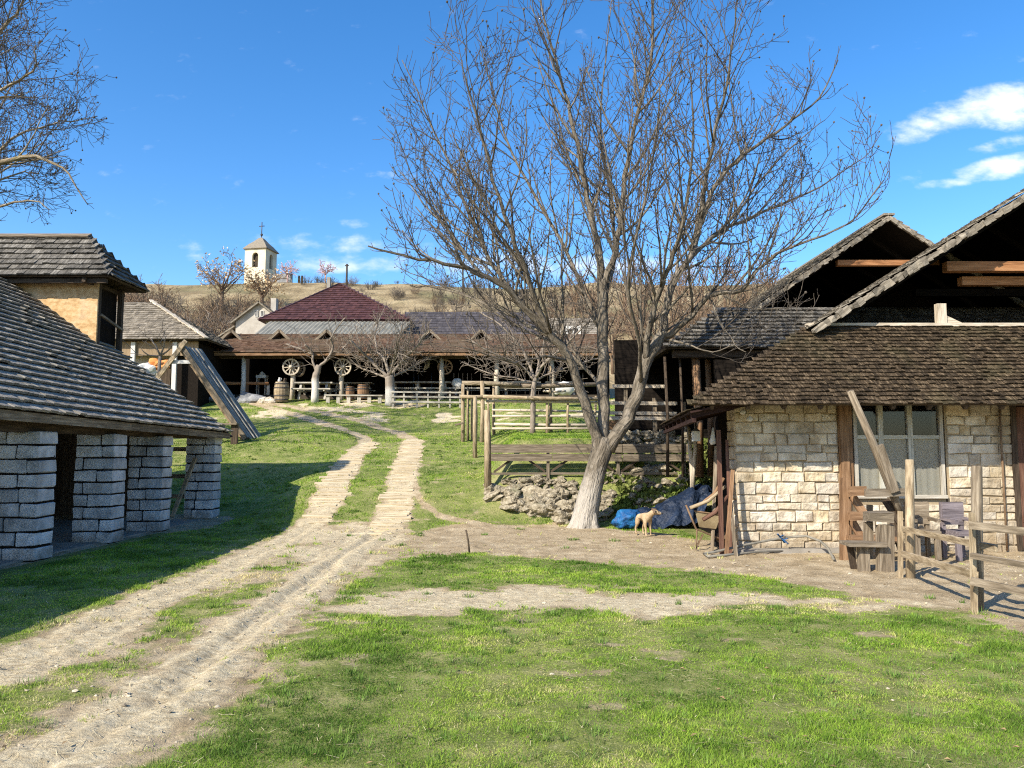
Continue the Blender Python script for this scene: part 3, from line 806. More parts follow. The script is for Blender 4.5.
# ---------------------------------------------------------------- open shed on the left
def open_shed():
    xe, sl = -6.6, .712
    c, s_ = 1 / math.hypot(1, sl), sl / math.hypot(1, sl)
    Y0, Y1 = 4.0, 18.0
    T = thing('open_shed', 'open sided shed with grey shingle roof on white block pillars', 'shed', (-9, 11, 0))
    def ez(y): return 2.14 - (y - 9.85) * .016
    xr = -11.4
    # pillars, block by block
    for yp in (4.9, 6.9, 8.93, 10.97, 13.03, 14.85, 17.43):
        px0, px1, d = -7.36, -6.70, .42
        z0 = h(-6.9, yp) - .02
        mb = MB(); z = z0; k = 0
        while z < z0 + 1.80:
            hh = .205
            sp = [px0, rnd.uniform(-7.16, -6.9), px1] if k % 2 else [px0, rnd.uniform(-7.22, -7.08) if rnd.random() < .5 else rnd.uniform(-7.0, -6.86), px1]
            for q0, q1 in zip(sp[:-1], sp[1:]):
                j = .007; off = rv(30)
                x0, x1 = q0 + .011, q1 - .011; y0_, y1_ = yp - rnd.uniform(0, .014), yp + d + rnd.uniform(0, .012); za, zb = z + .013, z + hh - .013
                if q1 == px1: x1 += rnd.uniform(-.004, .014)
                ch = .012
                ring = lambda zz, i: [(x0 + i, y0_ + i, zz), (x1 - i, y0_ + i, zz), (x1 - i, y1_ - i, zz), (x0 + i, y1_ - i, zz)]
                vs = ring(za, ch) + ring(za + ch, 0) + ring(zb - ch, 0) + ring(zb, ch)
                vs = [Vector(v) + rv(.009) for v in vs]
                fs = [(3, 2, 1, 0), (12, 13, 14, 15)]
                for r_ in range(3):
                    for e_ in range(4): fs.append((r_ * 4 + e_, r_ * 4 + (e_ + 1) % 4, r_ * 4 + 4 + (e_ + 1) % 4, r_ * 4 + 4 + e_))
                mb.add(vs, fs, [v + off for v in vs])
            z += hh; k += 1
        p = mb.build('pillar', 'block', T)
        MB().box(px0 + .02, px1 - .022, yp + .018, yp + d - .02, z0 - .25, z - .015).build('mortar_core', 'shade_joint_black', p)
    # floor slab
    MB().box(-11.3, -6.86, 5, 17.95, -.25, .07).build('floor_slab', 'concrete', T)
    # wall plate and fascia
    mb = MB(); mb.bar((-6.98, Y0, 1.93), (-6.98, Y1 - .1, 1.93), .2, .16); mb.build('wall_plate', 'wood_dark', T)
    mb = MB(); n = 6
    for i in range(n):
        ya, yb = Y0 + (Y1 - Y0) * i / n, Y0 + (Y1 - Y0) * (i + 1) / n
        mb.bar((xe + .02, ya, ez(ya) - .085), (xe + .02, yb - .01, ez(yb) - .085), .03, .13, jit=.004)
    mb.build('fascia', 'wood_grey', T)
    y = Y0 + .3
    while y < Y1:
        z = ez(y) - .10
        MB().bar((xe - .0, y, z), (xe - 4.6, y, z + 4.6 * sl), .07, .10, jit=.004).build('rafter', 'wood_grey', T)
        y += .62
    # roof sheet with a sagging eave and its shingles
    P0 = Vector((xe, Y0, ez(Y0))); P1 = Vector((xe, Y1, ez(Y1)))
    e = (P1 - P0).normalized(); up = Vector((-c, -.05, s_)).normalized()
    Sl = 4.8 / c
    RF = deck([P0, P1, P1 + up * Sl, P0 + up * Sl], .03).build('roof', 'wood_dark', T)
    mb = MB(); shingles(mb, P0 + Vector((.06, 0, -.03)), e, up, (P1 - P0).length, Sl, .225, .10, .22, .056, jit=.004, lf=.03, gap=.66, tv=.10)
    mb.build('shingle_courses', 'shingle_grey', RF)
    zr = ez(11) + 4.8 * sl
    Q0, Q1 = P0 + up * Sl, P1 + up * Sl
    back = Vector((-c, 0, -s_))
    mb = deck([Q0, Q1, Q1 + back * 5.6, Q0 + back * 5.6], .06); shingles(mb, Q0 + back * 5.6, e, -back, (Q1 - Q0).length, 5.6, .245, .12, .22, .04)
    mb.build('far_roof_slope', 'shingle_grey', T)
    # rake board at the far end, closed boarding at the back
    mb = MB(); mb.bar(P1 + Vector((.04, .04, -.10)), P1 + up * Sl + Vector((0, .04, -.1)), .03, .16, up=(0, 1, 0)); mb.build('rake_board', 'wood_dark', T)
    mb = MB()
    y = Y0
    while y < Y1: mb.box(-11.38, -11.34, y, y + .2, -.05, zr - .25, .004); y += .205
    mb.build('back_wall', 'shade_joint_black', T)
    mb = MB(); x = -11.3
    while x < -8.75:
        mb.box(x, x + .2, Y1 - .32, Y1 - .28, 0, 2.0 + (-xe + x + .0) * -0 + max(0, (xe - x - .3) * sl - .1), .004); x += .205
    mb.build('end_wall', 'wood_dark', T)
    mb = MB()
    for zz in (.55, 1.0, 1.62): mb.bar((-8.75, Y1 - .25, zz), (-7.3, Y1 - .25, zz), .04, .09, jit=.006)
    mb.build('end_rails', 'wood_grey', T)
    # raised lantern room on the roof
    cx1, cx0, y0, y1 = -9.24, -13.2, 16.95, 18.0
    def rz(x): return ez(17) + (xe - x) * sl
    CU = MB().prism([(cx0, y0, rz(cx0) - .3), (cx1, y0, rz(cx1) - .05), (cx1, y0, 5.37), (cx0, y0, 5.37)], (0, .05, 0)).build('lantern_wall', 'osb', T)
    mb = MB()
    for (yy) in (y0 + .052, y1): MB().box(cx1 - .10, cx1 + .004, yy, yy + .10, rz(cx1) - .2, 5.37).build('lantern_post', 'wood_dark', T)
    MB().box(cx1 - .2, cx1 - .16, y0 + .06, y1 + .08, rz(cx1) - .2, 5.38).build('lantern_shade_panel', 'shade_joint_black', T)  # added near-black sheet, stands in for the shade inside the lantern opening
    mb = MB(); mb.bar((cx1 + .03, y0 + .1, 4.62), (cx1 + .03, y1 + .03, 4.42), .05, .05); mb.build('lantern_rail', 'wood_grey', T)
    mb = MB().box(cx0, cx1 - .9, y1 + .05, y1 + .1, rz(cx0 + 3) - .5, 5.3); mb.build('lantern_back_wall', 'wood_dark', T)
    ex, eya, eyb, ze = -8.82, 16.58, 18.35, 5.41
    ym = (eya + eyb) / 2; zt = 6.49; rx = ex - .95
    A, B = Vector((-14, eya, ze)), Vector((ex, eya, ze)); C_, D = Vector((ex, eyb, ze)), Vector((-14, eyb, ze)); E, F_ = Vector((rx, ym, zt)), Vector((-14, ym, zt))
    mb = deck([A, B, E, F_], .05)
    for q in ([B, C_, E], [C_, D, F_, E]):
        b_ = deck(q, .05); mb.add(b_.v, b_.f, b_.lc)
    LR = mb.build('lantern_roof', 'wood_dark', T)
    mb = MB()
    u1 = Vector((0, ym - eya, zt - ze)); S1 = u1.length
    shingles(mb, A + Vector((0, -.04, -.02)), (1, 0, 0), u1, 14 + ex + .0, S1 + .04, .19, .10, .2, .045, clip=lambda b: (0, 14 + ex + .03 - .95 * b / S1), lf=.12)
    u2 = Vector((rx - ex, 0, zt - ze)); S2 = u2.length; L2 = eyb - eya
    shingles(mb, B + Vector((.04, 0, -.02)), (0, 1, 0), u2, L2, S2, .19, .10, .2, .045, clip=lambda b: (L2 / 2 * b / S2, L2 - L2 / 2 * b / S2))
    u3 = Vector((0, ym - eyb, zt - ze))
    shingles(mb, D + Vector((0, .04, -.02)), (1, 0, 0), u3, 14 + ex, S1, .2, .10, .2, .035, clip=lambda b: (0, 14 + ex - .95 * b / S1))
    mb.build('shingle_courses', 'shingle_dark', LR)
    mb = MB(); mb.bar((-14, ym - .06, zt + .045), (rx + .03, ym - .06, zt + .045), .2, .035, up=(0, -.6, 1)); mb.bar((-14, ym + .08, zt + .03), (rx + .03, ym + .08, zt + .03), .16, .035, up=(0, .6, 1))
    mb.build('ridge_board', 'wood_grey', LR)
    mb = MB(); mb.box(ex - .6, ex - .52, eya + .02, eyb - .02, ze - .14, ze - .05); mb.box(-14, ex - .1, eya + .08, eya + .16, ze - .15, ze - .055); mb.build('eave_beam', 'wood_dark', T)
open_shed()
def leaning_plank():
    mb = MB(); mb.bar(at(172, 517, 16.4), at(195, 458, 17.2), .085, .035, jit=.004)
    p = at(172, 517, 16.4)
    o = mb.build('leaning_plank', 'wood_log', loc=p)
    tag(o, 'long narrow plank propped inside the shed against the farthest pillar', 'plank')
leaning_plank()
# ---------------------------------------------------------------- stone house on the right
def stone_house():
    T = thing('stone_house', 'pale stone house with brown shingle skirt roof and big open gable', 'house', (8, 13, 0))
    Yw, xl, xr = 12.5, 3.62, 14.0
    wx0, wx1, wz0, wz1 = 5.53, 6.98, .88, 2.34
    dx0, dx1 = 8.17, 9.2
    jx0, jx1 = 5.29, 5.45
    mb = MB(); block_wall(mb, (0, Yw, 0), (1, 0, 0), (0, -1, 0), jx1 + .085, 11, -.05, 2.62, (.12, .205), (.16, .48), holes=[(jx0 - .01, jx1 + .08, -1, 3), (wx0 - .07, wx1 + .07, wz0 - .07, 9), (dx0, dx1, -1, 2.35)], depth=.1, gap=.016, jit=.024, cham=.012)
    mb.build('stone_wall', 'limestone', T)
    mb = MB(); block_wall(mb, (0, Yw, 0), (1, 0, 0), (0, -1, 0), xl, jx0 - .012, -.05, 2.62, (.12, .205), (.16, .48), depth=.1, gap=.016, jit=.024, cham=.012)
    ws = mb.build('stone_wall', 'limestone', T)
    mb = MB(); block_wall(mb, (xl, 0, 0), (0, 1, 0), (-1, 0, 0), Yw + .03, Yw + .5, -.05, 2.62, (.17, .27), (.2, .4), depth=.1)
    mb.build('corner_stones', 'limestone', ws)
    mb = MB()
    for a, b, c, d in ((xl + .03, jx0 + .02, -.2, 2.6), (jx0 + .02, wx0 - .02, -.2, wz0 - .05), (wx0 - .02, wx1 + .02, -.2, wz0 - .05), (wx1 + .05, dx0, -.2, 2.6), (dx1, 11, -.2, 2.6)):
        mb.box(a, b, Yw + .028, Yw + .4, c, d)
    mb.box(wx0 - .02, wx1 + .05, Yw + .028, Yw + .4, wz1 + .07, 2.6)
    mb.build('mortar_core', mat('lime_mortar', [(.22, .165, .10), (.36, .285, .185)], 6, coord='obj', isl=0), ws)
    # footing ledge
    mb = MB(); mb.bar((xl - .1, Yw - .13, -.02), (jx0 + .02, Yw - .13, -.01), .2, .13, jit=.01); mb.build('footing', 'concrete', T)
    # window
    mb = MB()
    f = .055
    mb.box(wx0, wx0 + f, Yw - .02, Yw + .07, wz0, wz1); mb.box(wx1 - f, wx1, Yw - .02, Yw + .07, wz0, wz1)
    mb.box(wx0 - .02, wx1 + .02, Yw - .035, Yw + .09, wz0 - .055, wz0 - .002); mb.box(wx0 - .02, wx1 + .02, Yw - .02, Yw + .08, wz1 + .002, wz1 + .06)
    m1, m2 = 5.975, 6.45; zt = 1.81
    mun = MB()
    for m_ in (m1, m2): mun.box(m_ - .04, m_ + .04, Yw - .012, Yw + .06, wz0 + .002, wz1 - .002)
    for a, b in ((wx0 + f, m1 - .04), (m1 + .04, m2 - .04), (m2 + .04, wx1 - f)): mun.box(a + .002, b - .002, Yw - .005, Yw + .055, zt - .03, zt + .03)
    wf = mb.build('window', 'bleached', T); mun.build('muntins', 'muntin', wf)
    for a, b in ((wx0 + f, m1 - .04), (m1 + .04, m2 - .04), (m2 + .04, wx1 - f)):
        for c, d in ((wz0, zt - .035), (zt + .035, wz1)):
            MB().box(a, b, Yw + .028, Yw + .034, c, d).build('pane', 'glass', wf)
    mb = MB(); n = 40; vs = []; fs = []
    for i in range(n + 1):
        x = wx0 + (wx1 - wx0) * i / n; yy = Yw + .052 + .006 * math.sin(i * 1.7) + .003 * math.sin(i * 4.1)
        vs += [Vector((x, yy, wz0 - .03)), Vector((x, yy, 1.80 + .02 * math.sin(i * .6)))]
    for i in range(n): fs.append((2 * i, 2 * i + 2, 2 * i + 3, 2 * i + 1))
    mb.add(vs, fs, None, True); mb.build('curtain', 'curtain', wf)
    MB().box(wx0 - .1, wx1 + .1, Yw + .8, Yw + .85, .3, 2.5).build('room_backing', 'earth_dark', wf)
    # jamb posts, red door, iron rod
    mb = MB(); mb.box(jx0, jx1 - .02, Yw - .07, Yw + .12, .0, 2.55, .004); mb.build('jamb_post', 'wood_brown', T)
    mb = MB(); mb.box(jx1 - .012, wx0 - .03, Yw - .035, Yw + .10, 0.3, 2.5, .004); mb.build('jamb_board', 'wood_brown', T)
    mb = MB(); x = dx0
    while x < dx1 - .02: mb.box(x + .003, x + .147, Yw - .02, Yw + .03, .03, 2.3, .002); x += .15
    D = mb.build('door', 'wood_red', T)
    fr = MB(); fr.box(dx0 - .09, dx0 - .004, Yw - .03, Yw + .2, .0, 2.36); fr.box(dx0 - .09, dx1 + .09, Yw - .032, Yw + .2, 2.362, 2.47); fr.build('door_frame', 'wood_dark', D)
    MB().box(xl + .2, 11, Yw + .41, 16.9, .0, .03).build('floor', 'shade_joint_black', T)
    MB().box(dx0 - .2, dx1 + .2, Yw + .41, Yw + .45, .0, 2.6).build('door_backing', 'shade_joint_black', D)
    MB().bar((dx0 + .02, Yw - .035, .5), (dx1, Yw - .035, .5), .03, .1).build('door_ledge', 'wood_red', D)
    MB().tube([(dx0 + .08, Yw - .03, 1.0), (dx0 + .08, Yw - .09, 1.02), (dx0 + .08, Yw - .09, 1.14), (dx0 + .08, Yw - .03, 1.16)], .01, 6).build('handle', 'iron', D)
    MB().tube([(7.89, Yw - .05, 0), (7.89, Yw - .05, 2.3)], .018, 6).build('iron_rod', 'rust', T)
    for (u, v) in ((743, 412), (750, 419)):
        q = at(u, v, Yw - .12); MB().blob(q, .045, 3, .1).build('lamp_bulb', 'white_paint', T)
    # skirt roof in front
    ye, yg, ze, zg = 11.6, 13.0, 2.30, 3.70
    exl, gxl = 2.68, 5.05
    A, B, C_, D_ = Vector((exl, ye, ze)), Vector((xr, ye, ze)), Vector((xr, yg, zg)), Vector((gxl, yg, zg))
    RF = deck([A, B, C_, D_], .035).build('skirt_roof', 'wood_dark', T)
    up = Vector((0, yg - ye, zg - ze)); Sl = up.length
    mb = MB(); shingles(mb, A + Vector((-.04, -.03, -.03)), (1, 0, 0), up, xr - exl, Sl + .05, .094, .05, .115, .027, lf=.5, clip=lambda b: ((gxl - exl) * b / Sl, xr - exl), jit=.012)
    mb.build('shingle_courses', 'shingle_brown', RF)
    x = exl + .35
    while x < xr:
        mb = MB()
        z0_, y0_ = ze - .06, ye + .05
        L_ = min(1.0, (x - exl) / (gxl - exl)) if x < gxl else 1
        mb.bar((x, y0_, z0_), (x, ye + (yg - ye) * max(.2, L_ * .95), ze + (zg - ze) * max(.2, L_ * .95) - .09), .06, .08, jit=.003); x += .55
        mb.build('rafter', 'wood_dark', RF)
    mb = MB(); mb.bar((xl - .1, Yw - .1, 2.52), (xr, Yw - .1, 2.52), .14, .14); mb.build('wall_plate', 'wood_dark', T)
    # low side roof over the left wall, seen from underneath
    a, b = Vector((2.69, 11.62, 2.19)), Vector((3.22, 16.6, 2.12)); c, d = Vector((4.5, 16.6, 2.46)), Vector((3.75, 11.75, 2.42))
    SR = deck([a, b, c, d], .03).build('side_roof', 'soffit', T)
    mb = MB(); e = (b - a); shingles(mb, a + Vector((-.04, 0, .0)), e, (d - a), e.length, .9, .12, .08, .16, .02)
    mb.build('shingle_courses', 'shingle_brown', SR)
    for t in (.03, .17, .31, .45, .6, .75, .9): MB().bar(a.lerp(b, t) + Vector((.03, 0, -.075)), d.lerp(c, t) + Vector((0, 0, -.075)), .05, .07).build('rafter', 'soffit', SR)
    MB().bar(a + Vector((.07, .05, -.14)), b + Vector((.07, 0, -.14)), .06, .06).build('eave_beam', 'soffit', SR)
    mb = MB()
    mb.tube([on(3.86, 16.5, -.2), (3.83, 16.5, 1.2), (3.78, 16.5, 2.1)], [.05, .045, .04], 7, noise=.1); mb.tube([(3.83, 16.45, .8), (3.9, 16.45, 1.6), (3.93, 16.45, 2.12)], [.04, .04, .035], 7, noise=.1)
    mb.build('porch_post', 'wood_pale', T)
    # boarded left wall set behind the stone corner
    mb = MB(); y = Yw + .5
    while y < 17: k = 3.86 + (y - 13) * .16; mb.box(k, k + .04, y, y + .19, -.1, 2.32, .006); y += .2
    mb.build('side_wall', 'shade_joint_black', T)
    MB().box(4.5, 11, 17, 17.1, -.2, 3.6).build('back_wall', 'shade_joint_black', T)
    # attic floor plate and the big gable roof
    mb = MB(); mb.box(gxl, xr, yg - .02, yg + .14, zg + .0, zg + .06, .004); mb.build('attic_plate', 'wood_pale', T)
    MB().box(gxl + .2, xr, yg + .16, 20, zg - .12, zg - .02).build('attic_floor', 'shade_joint_black', T)
    sl = .626; gx0, gz0 = 5.02, 3.62; ax = 10.0; az = gz0 + (ax - gx0) * sl; yf, yb = 12.72, 20.2
    sk = Vector((.118, 1, 0)) * (yb - yf)
    A = Vector((gx0, yf, gz0)); B = A + sk; E = Vector((ax, yf, az)); F_ = E + sk; C_ = Vector((2 * ax - gx0, yf, gz0)); D_ = C_ + sk
    mb = deck([A, B, F_, E], .05); b_ = deck([C_, D_, F_, E], .05); mb.add(b_.v, b_.f, b_.lc)
    GRF = mb.build('gable_roof', 'shade_joint_black', T)
    mb = MB(); up = E - A; shingles(mb, A + Vector((-.05, -.02, 0)), sk, up, yb - yf, up.length, .2, .1, .2, .035)
    up2 = E - C_; shingles(mb, C_ + Vector((.05, -.02, 0)), sk, up2, yb - yf, up2.length, .2, .1, .2, .035)
    mb.build('shingle_courses', 'shingle_old', GRF)
    mb = MB()
    for i in range(60):                    # ragged verge of shingle ends, clay bedded
        t0, t1 = i / 60, (i + 1.15) / 60
        p, q = A.lerp(E, t0), A.lerp(E, min(1.01, t1))
        mb.bar(p + Vector((0, -.035, -.05)) + rv(.01), q + Vector((0, -.035, -.05)) + rv(.01), .08, .10 + rnd.uniform(-.03, .03), jit=.016)
        p, q = C_.lerp(E, t0), C_.lerp(E, min(1.01, t1))
        mb.bar(p + Vector((0, -.035, -.05)), q + Vector((0, -.035, -.05)), .08, .11, jit=.012)
    mb.build('verge', 'shingle_old', GRF)
    MB().bar((7.6, 13.3, 4.80), (13.2, 13.3, 4.80), .16, .17, jit=.003).build('tie_beam', 'wood_orange', T)
    MB().bar((8.0, 13.55, 4.60), (13.2, 13.55, 4.60), .16, .15, jit=.003).build('tie_beam', 'wood_orange', T)
    MB().bar((9, 17, 5.1), (12.4, 17, 5.1), .16, .16, jit=.003).build('tie_beam', 'shade_joint_black', T)
    MB().box(7.28, 7.43, yg + .01, yg + .12, zg + .062, zg + .40).build('stub_post', 'wood_pale', T)
    MB().prism([(7.435, yg + .04, zg + .062), (7.72, yg + .04, zg + .062), (7.435, yg + .04, zg + .2)], (0, .05, 0)).build('stub_brace', 'wood_pale', T)
    MB().prism([(gx0 + .1 + sk.x, yb - .1, gz0), (2 * ax - gx0 - .1 + sk.x, yb - .1, gz0), (ax + sk.x, yb - .1, az - .1)], (0, .04, 0)).build('gable_back_wall', 'shade_joint_black', T)
    k = 0
    for yy in (13.6, 15.2, 16.8, 18.4, 19.8):
        kx = (yy - yf) * .118; mb = MB(); mb.bar((gx0 + .1 + kx, yy, gz0 - .06), (ax + kx, yy, az - .12), .08, .13); mb.bar((2 * ax - gx0 - .1 + kx, yy, gz0 - .06), (ax + kx, yy, az - .12), .08, .13); mb.build('attic_rafter', 'shade_joint_black', T)
stone_house()

def second_barn():
    T = thing('barn', 'old barn with second open gable and grey skirt roof behind the stone house', 'barn', (9, 18.5, 2.0))
    ax, az, yf, yb = 9.0, 7.16, 18.0, 25.5
    sl = .68; gx0 = 5.75; gz0 = az - (ax - gx0) * sl
    A, B = Vector((gx0, yf, gz0)), Vector((gx0, yb, gz0)); E, F_ = Vector((ax, yf, az)), Vector((ax, yb, az)); C_, D_ = Vector((2 * ax - gx0, yf, gz0)), Vector((2 * ax - gx0, yb, gz0))
    mb = deck([A, B, F_, E], .05); b_ = deck([C_, D_, F_, E], .05); mb.add(b_.v, b_.f, b_.lc)
    G = mb.build('gable_roof', 'shade_joint_black', T)
    mb = MB(); up = E - A; shingles(mb, A + Vector((-.05, 0, 0)), (0, 1, 0), up, yb - yf, up.length, .2, .1, .2, .035)
    up2 = E - C_; shingles(mb, C_ + Vector((.05, 0, 0)), (0, 1, 0), up2, yb - yf, up2.length, .2, .1, .2, .035)
    mb.build('shingle_courses', 'shingle_old', G)
    mb = MB()
    for i in range(40):
        t0, t1 = i / 40, min(1.01, (i + 1.15) / 40)
        for Q in (A, C_):
            p, q = Q.lerp(E, t0), Q.lerp(E, t1)
            mb.bar(p + Vector((0, -.03, -.04)) + rv(.01), q + Vector((0, -.03, -.04)) + rv(.01), .06, .095 + rnd.uniform(-.03, .03), jit=.012)
    mb.build('verge', 'shingle_old', G)
    mb = MB(); mb.bar((ax, yf - .05, az + .05), (ax, yb, az + .05), .26, .05); mb.build('ridge_board', 'shingle_old', G)
    MB().bar((7.85, yf + .3, 6.1), (10.3, yf + .3, 6.1), .14, .13, jit=.003).build('tie_beam', 'wood_orange', T)
    MB().prism([(gx0 + .1, yb - .1, gz0), (2 * ax - gx0 - .1, yb - .1, gz0), (ax, yb - .1, az - .1)], (0, .04, 0)).build('gable_back_wall', 'shade_joint_black', T)
    for yy in (19.2, 21, 23):
        mb = MB(); mb.bar((gx0 + .1, yy, gz0 - .06), (ax, yy, az - .12), .08, .13); mb.bar((2 * ax - gx0 - .1, yy, gz0 - .06), (ax, yy, az - .12), .08, .13); mb.build('attic_rafter', 'shade_joint_black', T)
    MB().box(5.2, 13, yf + .1, yb, 4.72, 4.82).build('attic_floor', 'shade_joint_black', T)
    # skirt roof
    a, b, c, d = Vector((3.38, 16.9, 3.86)), Vector((13, 16.9, 3.86)), Vector((13, 18.05, 4.95)), Vector((5.0, 18.05, 4.95))
    RF = deck([a, b, c, d], .04).build('skirt_roof', 'wood_dark', T)
    up = d - a; up = Vector((0, 1.15, 1.09)); Sl = up.length
    mb = MB(); shingles(mb, a + Vector((-.03, -.03, -.02)), (1, 0, 0), up, 9.6, Sl + .04, .145, .08, .2, .045, clip=lambda q: (1.62 * q / Sl, 9.6))
    mb.build('shingle_courses', 'shingle_dark', RF)
    # left slope runs down toward the back
    a2, d2 = Vector((3.38, 16.9, 3.86)), Vector((5.0, 18.05, 4.95))
    q = deck([a2, d2, Vector((5.6, 25, 4.95)), Vector((3.5, 25, 3.86))], .04); q.build('side_roof', 'wood_dark', T)
    mb = MB(); mb.bar((3.6, 17.15, 3.74), (13, 17.15, 3.74), .16, .16); mb.build('wall_plate', 'wood_dark', T)
    for (u, w) in ((666, .07), (697, .20), (709, .15), (681, .06)):
        p = at(u, 380, 17.3 + (u == 709) * .5)
        zz = 1.0
        MB().tube([(p.x, p.y, zz), (p.x + .02, p.y, 2.4), (p.x - .02, p.y, 3.7)], [w / 2 * 1.1, w / 2, w / 2 * .95], 8, noise=.06).build('post', 'wood_brown' if w > .1 else 'wood_dark', T)
    MB().box(2.9, 13, 21.6, 21.7, 1.5, 4.7).build('back_wall', 'shade_joint_black', T)
    MB().box(6.2, 6.3, 17.2, 21.6, 1.5, 3.7).build('side_wall', 'shade_joint_black', T)
    MB().box(2.9, 6.2, 19.4, 21.6, 1.7, 2.12).build('floor', 'shade_joint_black', T)
second_barn()
# ---------------------------------------------------------------- trees
class Tree:
    def __init__(self, seed, tip_r=.006, env=None, zmul=1.0):
        self.r = random.Random(seed); self.limbs = []; self.tw = []; self.tips = []; self.env = env; self.tip_r = tip_r
    def u(self, a, b): return self.r.uniform(a, b)
    def limb(self, pts, r0, r1, wob=.05):
        P = [Vector(p) for p in pts]; out = []
        n = len(P)
        for i in range(n - 1):
            m = 3
            for k in range(m):
                t = k / m
                a, b = P[max(i - 1, 0)], P[i]; c, d = P[i + 1], P[min(i + 2, n - 1)]
                q = .5 * ((2 * b) + (c - a) * t + (2 * a - 5 * b + 4 * c - d) * t * t + (-a + 3 * b - 3 * c + d) * t ** 3)
                out.append(q + Vector((self.u(-1, 1), self.u(-1, 1), self.u(-1, 1))) * wob * (0 if (i == 0 and k == 0) else 1))
        out.append(P[-1])
        rad = [r0 + (r1 - r0) * (i / (len(out) - 1)) ** .85 for i in range(len(out))]
        self.limbs.append((out, rad)); return out, rad
    def shoot(self, p, d, L, r, lev, spec):
        """spec[lev] = (steps, wander, up, child spacing, length ratio range, first child t)"""
        st, wa, up, sp_, lr, t0 = spec[lev]
        d = d.normalized(); pts = [p]; ds = [d]; s = L / st
        for i in range(st):
            d = (d + Vector((self.u(-wa, wa), self.u(-wa, wa), self.u(-wa, wa) + up))).normalized()
            p = p + d * s
            pts.append(p); ds.append(d)
        r1 = max(self.tip_r * .8, r * .4)
        rad = [r + (r1 - r) * i / st for i in range(st + 1)]
        (self.limbs if r > .022 else self.tw).append((pts, rad))
        if lev + 1 < len(spec):
            n = max(1, int(L * (1 - t0) / sp_ + self.u(0, 1)))
            self.kids(pts, rad, n, t0, L, lev, spec)
        else: self.tips.append((pts[-1], d))
        return pts
    def kids(self, pts, rad, n, t0, L, lev, spec, ang=(30, 65), rmul=.55):
        for k in range(n):
            t = t0 + (1 - t0) * (k + self.u(.1, .9)) / n
            f = t * (len(pts) - 1); i = min(int(f), len(pts) - 2); q = pts[i].lerp(pts[i + 1], f - i)
            d = (pts[i + 1] - pts[i]).normalized()
            s = d.orthogonal().normalized(); s.rotate(Matrix.Rotation(self.u(0, 2 * PI), 3, d))
            a = R(self.u(*ang)); dd = d * math.cos(a) + s * math.sin(a)
            lr = spec[lev][4]
            l = self.u(*lr) * (1.15 - .55 * t)
            if self.env and not self.env(q + dd * l): 
                l *= .5
                if not self.env(q + dd * l): continue
            rr = max(self.tip_r, min(rad[i] * rmul, .0075 * l + .006) if lev >= 0 else rad[i] * rmul)
            self.shoot(q, dd, l, rr, lev + 1, spec)
    def dress(self, limb, spacing, lr, spec, t0=.2, rmul=.45, ang=(35, 70)):
        pts, rad = limb
        L = sum((b - a).length for a, b in zip(pts[:-1], pts[1:]))
        n = int(L * (1 - t0) / spacing)
        for k in range(n):
            t = t0 + (1 - t0) * (k + self.u(.1, .9)) / n
            f = t * (len(pts) - 1); i = min(int(f), len(pts) - 2); q = pts[i].lerp(pts[i + 1], f - i)
            d = (pts[i + 1] - pts[i]).normalized(); s = d.orthogonal().normalized(); s.rotate(Matrix.Rotation(self.u(0, 2 * PI), 3, d))
            a = R(self.u(*ang)); dd = (d * math.cos(a) + s * math.sin(a) + Vector((0, 0, .25))).normalized()
            l = self.u(*lr) * (1.1 - .4 * t)
            for _ in range(3):
                if self.env is None or self.env(q + dd * l): break
                l *= .65
            rr = min(rad[i] * rmul, .012 * l + .006)
            self.shoot(q, dd, l, rr, 0, spec)
    def meshes(self, name, root, bark, twig, buds=0, bud_r=.022, nlimb=None):
        mb = MB()
        for pts, rad in self.limbs: mb.tube(pts, rad, nlimb or (12 if rad[0] > .12 else 8 if rad[0] > .05 else 5), smooth=True, noise=.05 if rad[0] > .06 else 0)
        t = mb.build('trunk', bark, root)
        mb = MB()
        for pts, rad in self.tw: mb.tube(pts, rad, 4 if rad[0] > .012 else 3, cap=False, smooth=True)
        if buds:
            for p, d in self.tips:
                if self.r.random() < buds: mb.blob(p, bud_r * self.u(.6, 1.25), 1, .2, 0)
        c = mb.build('crown', twig, root)
        return t, c

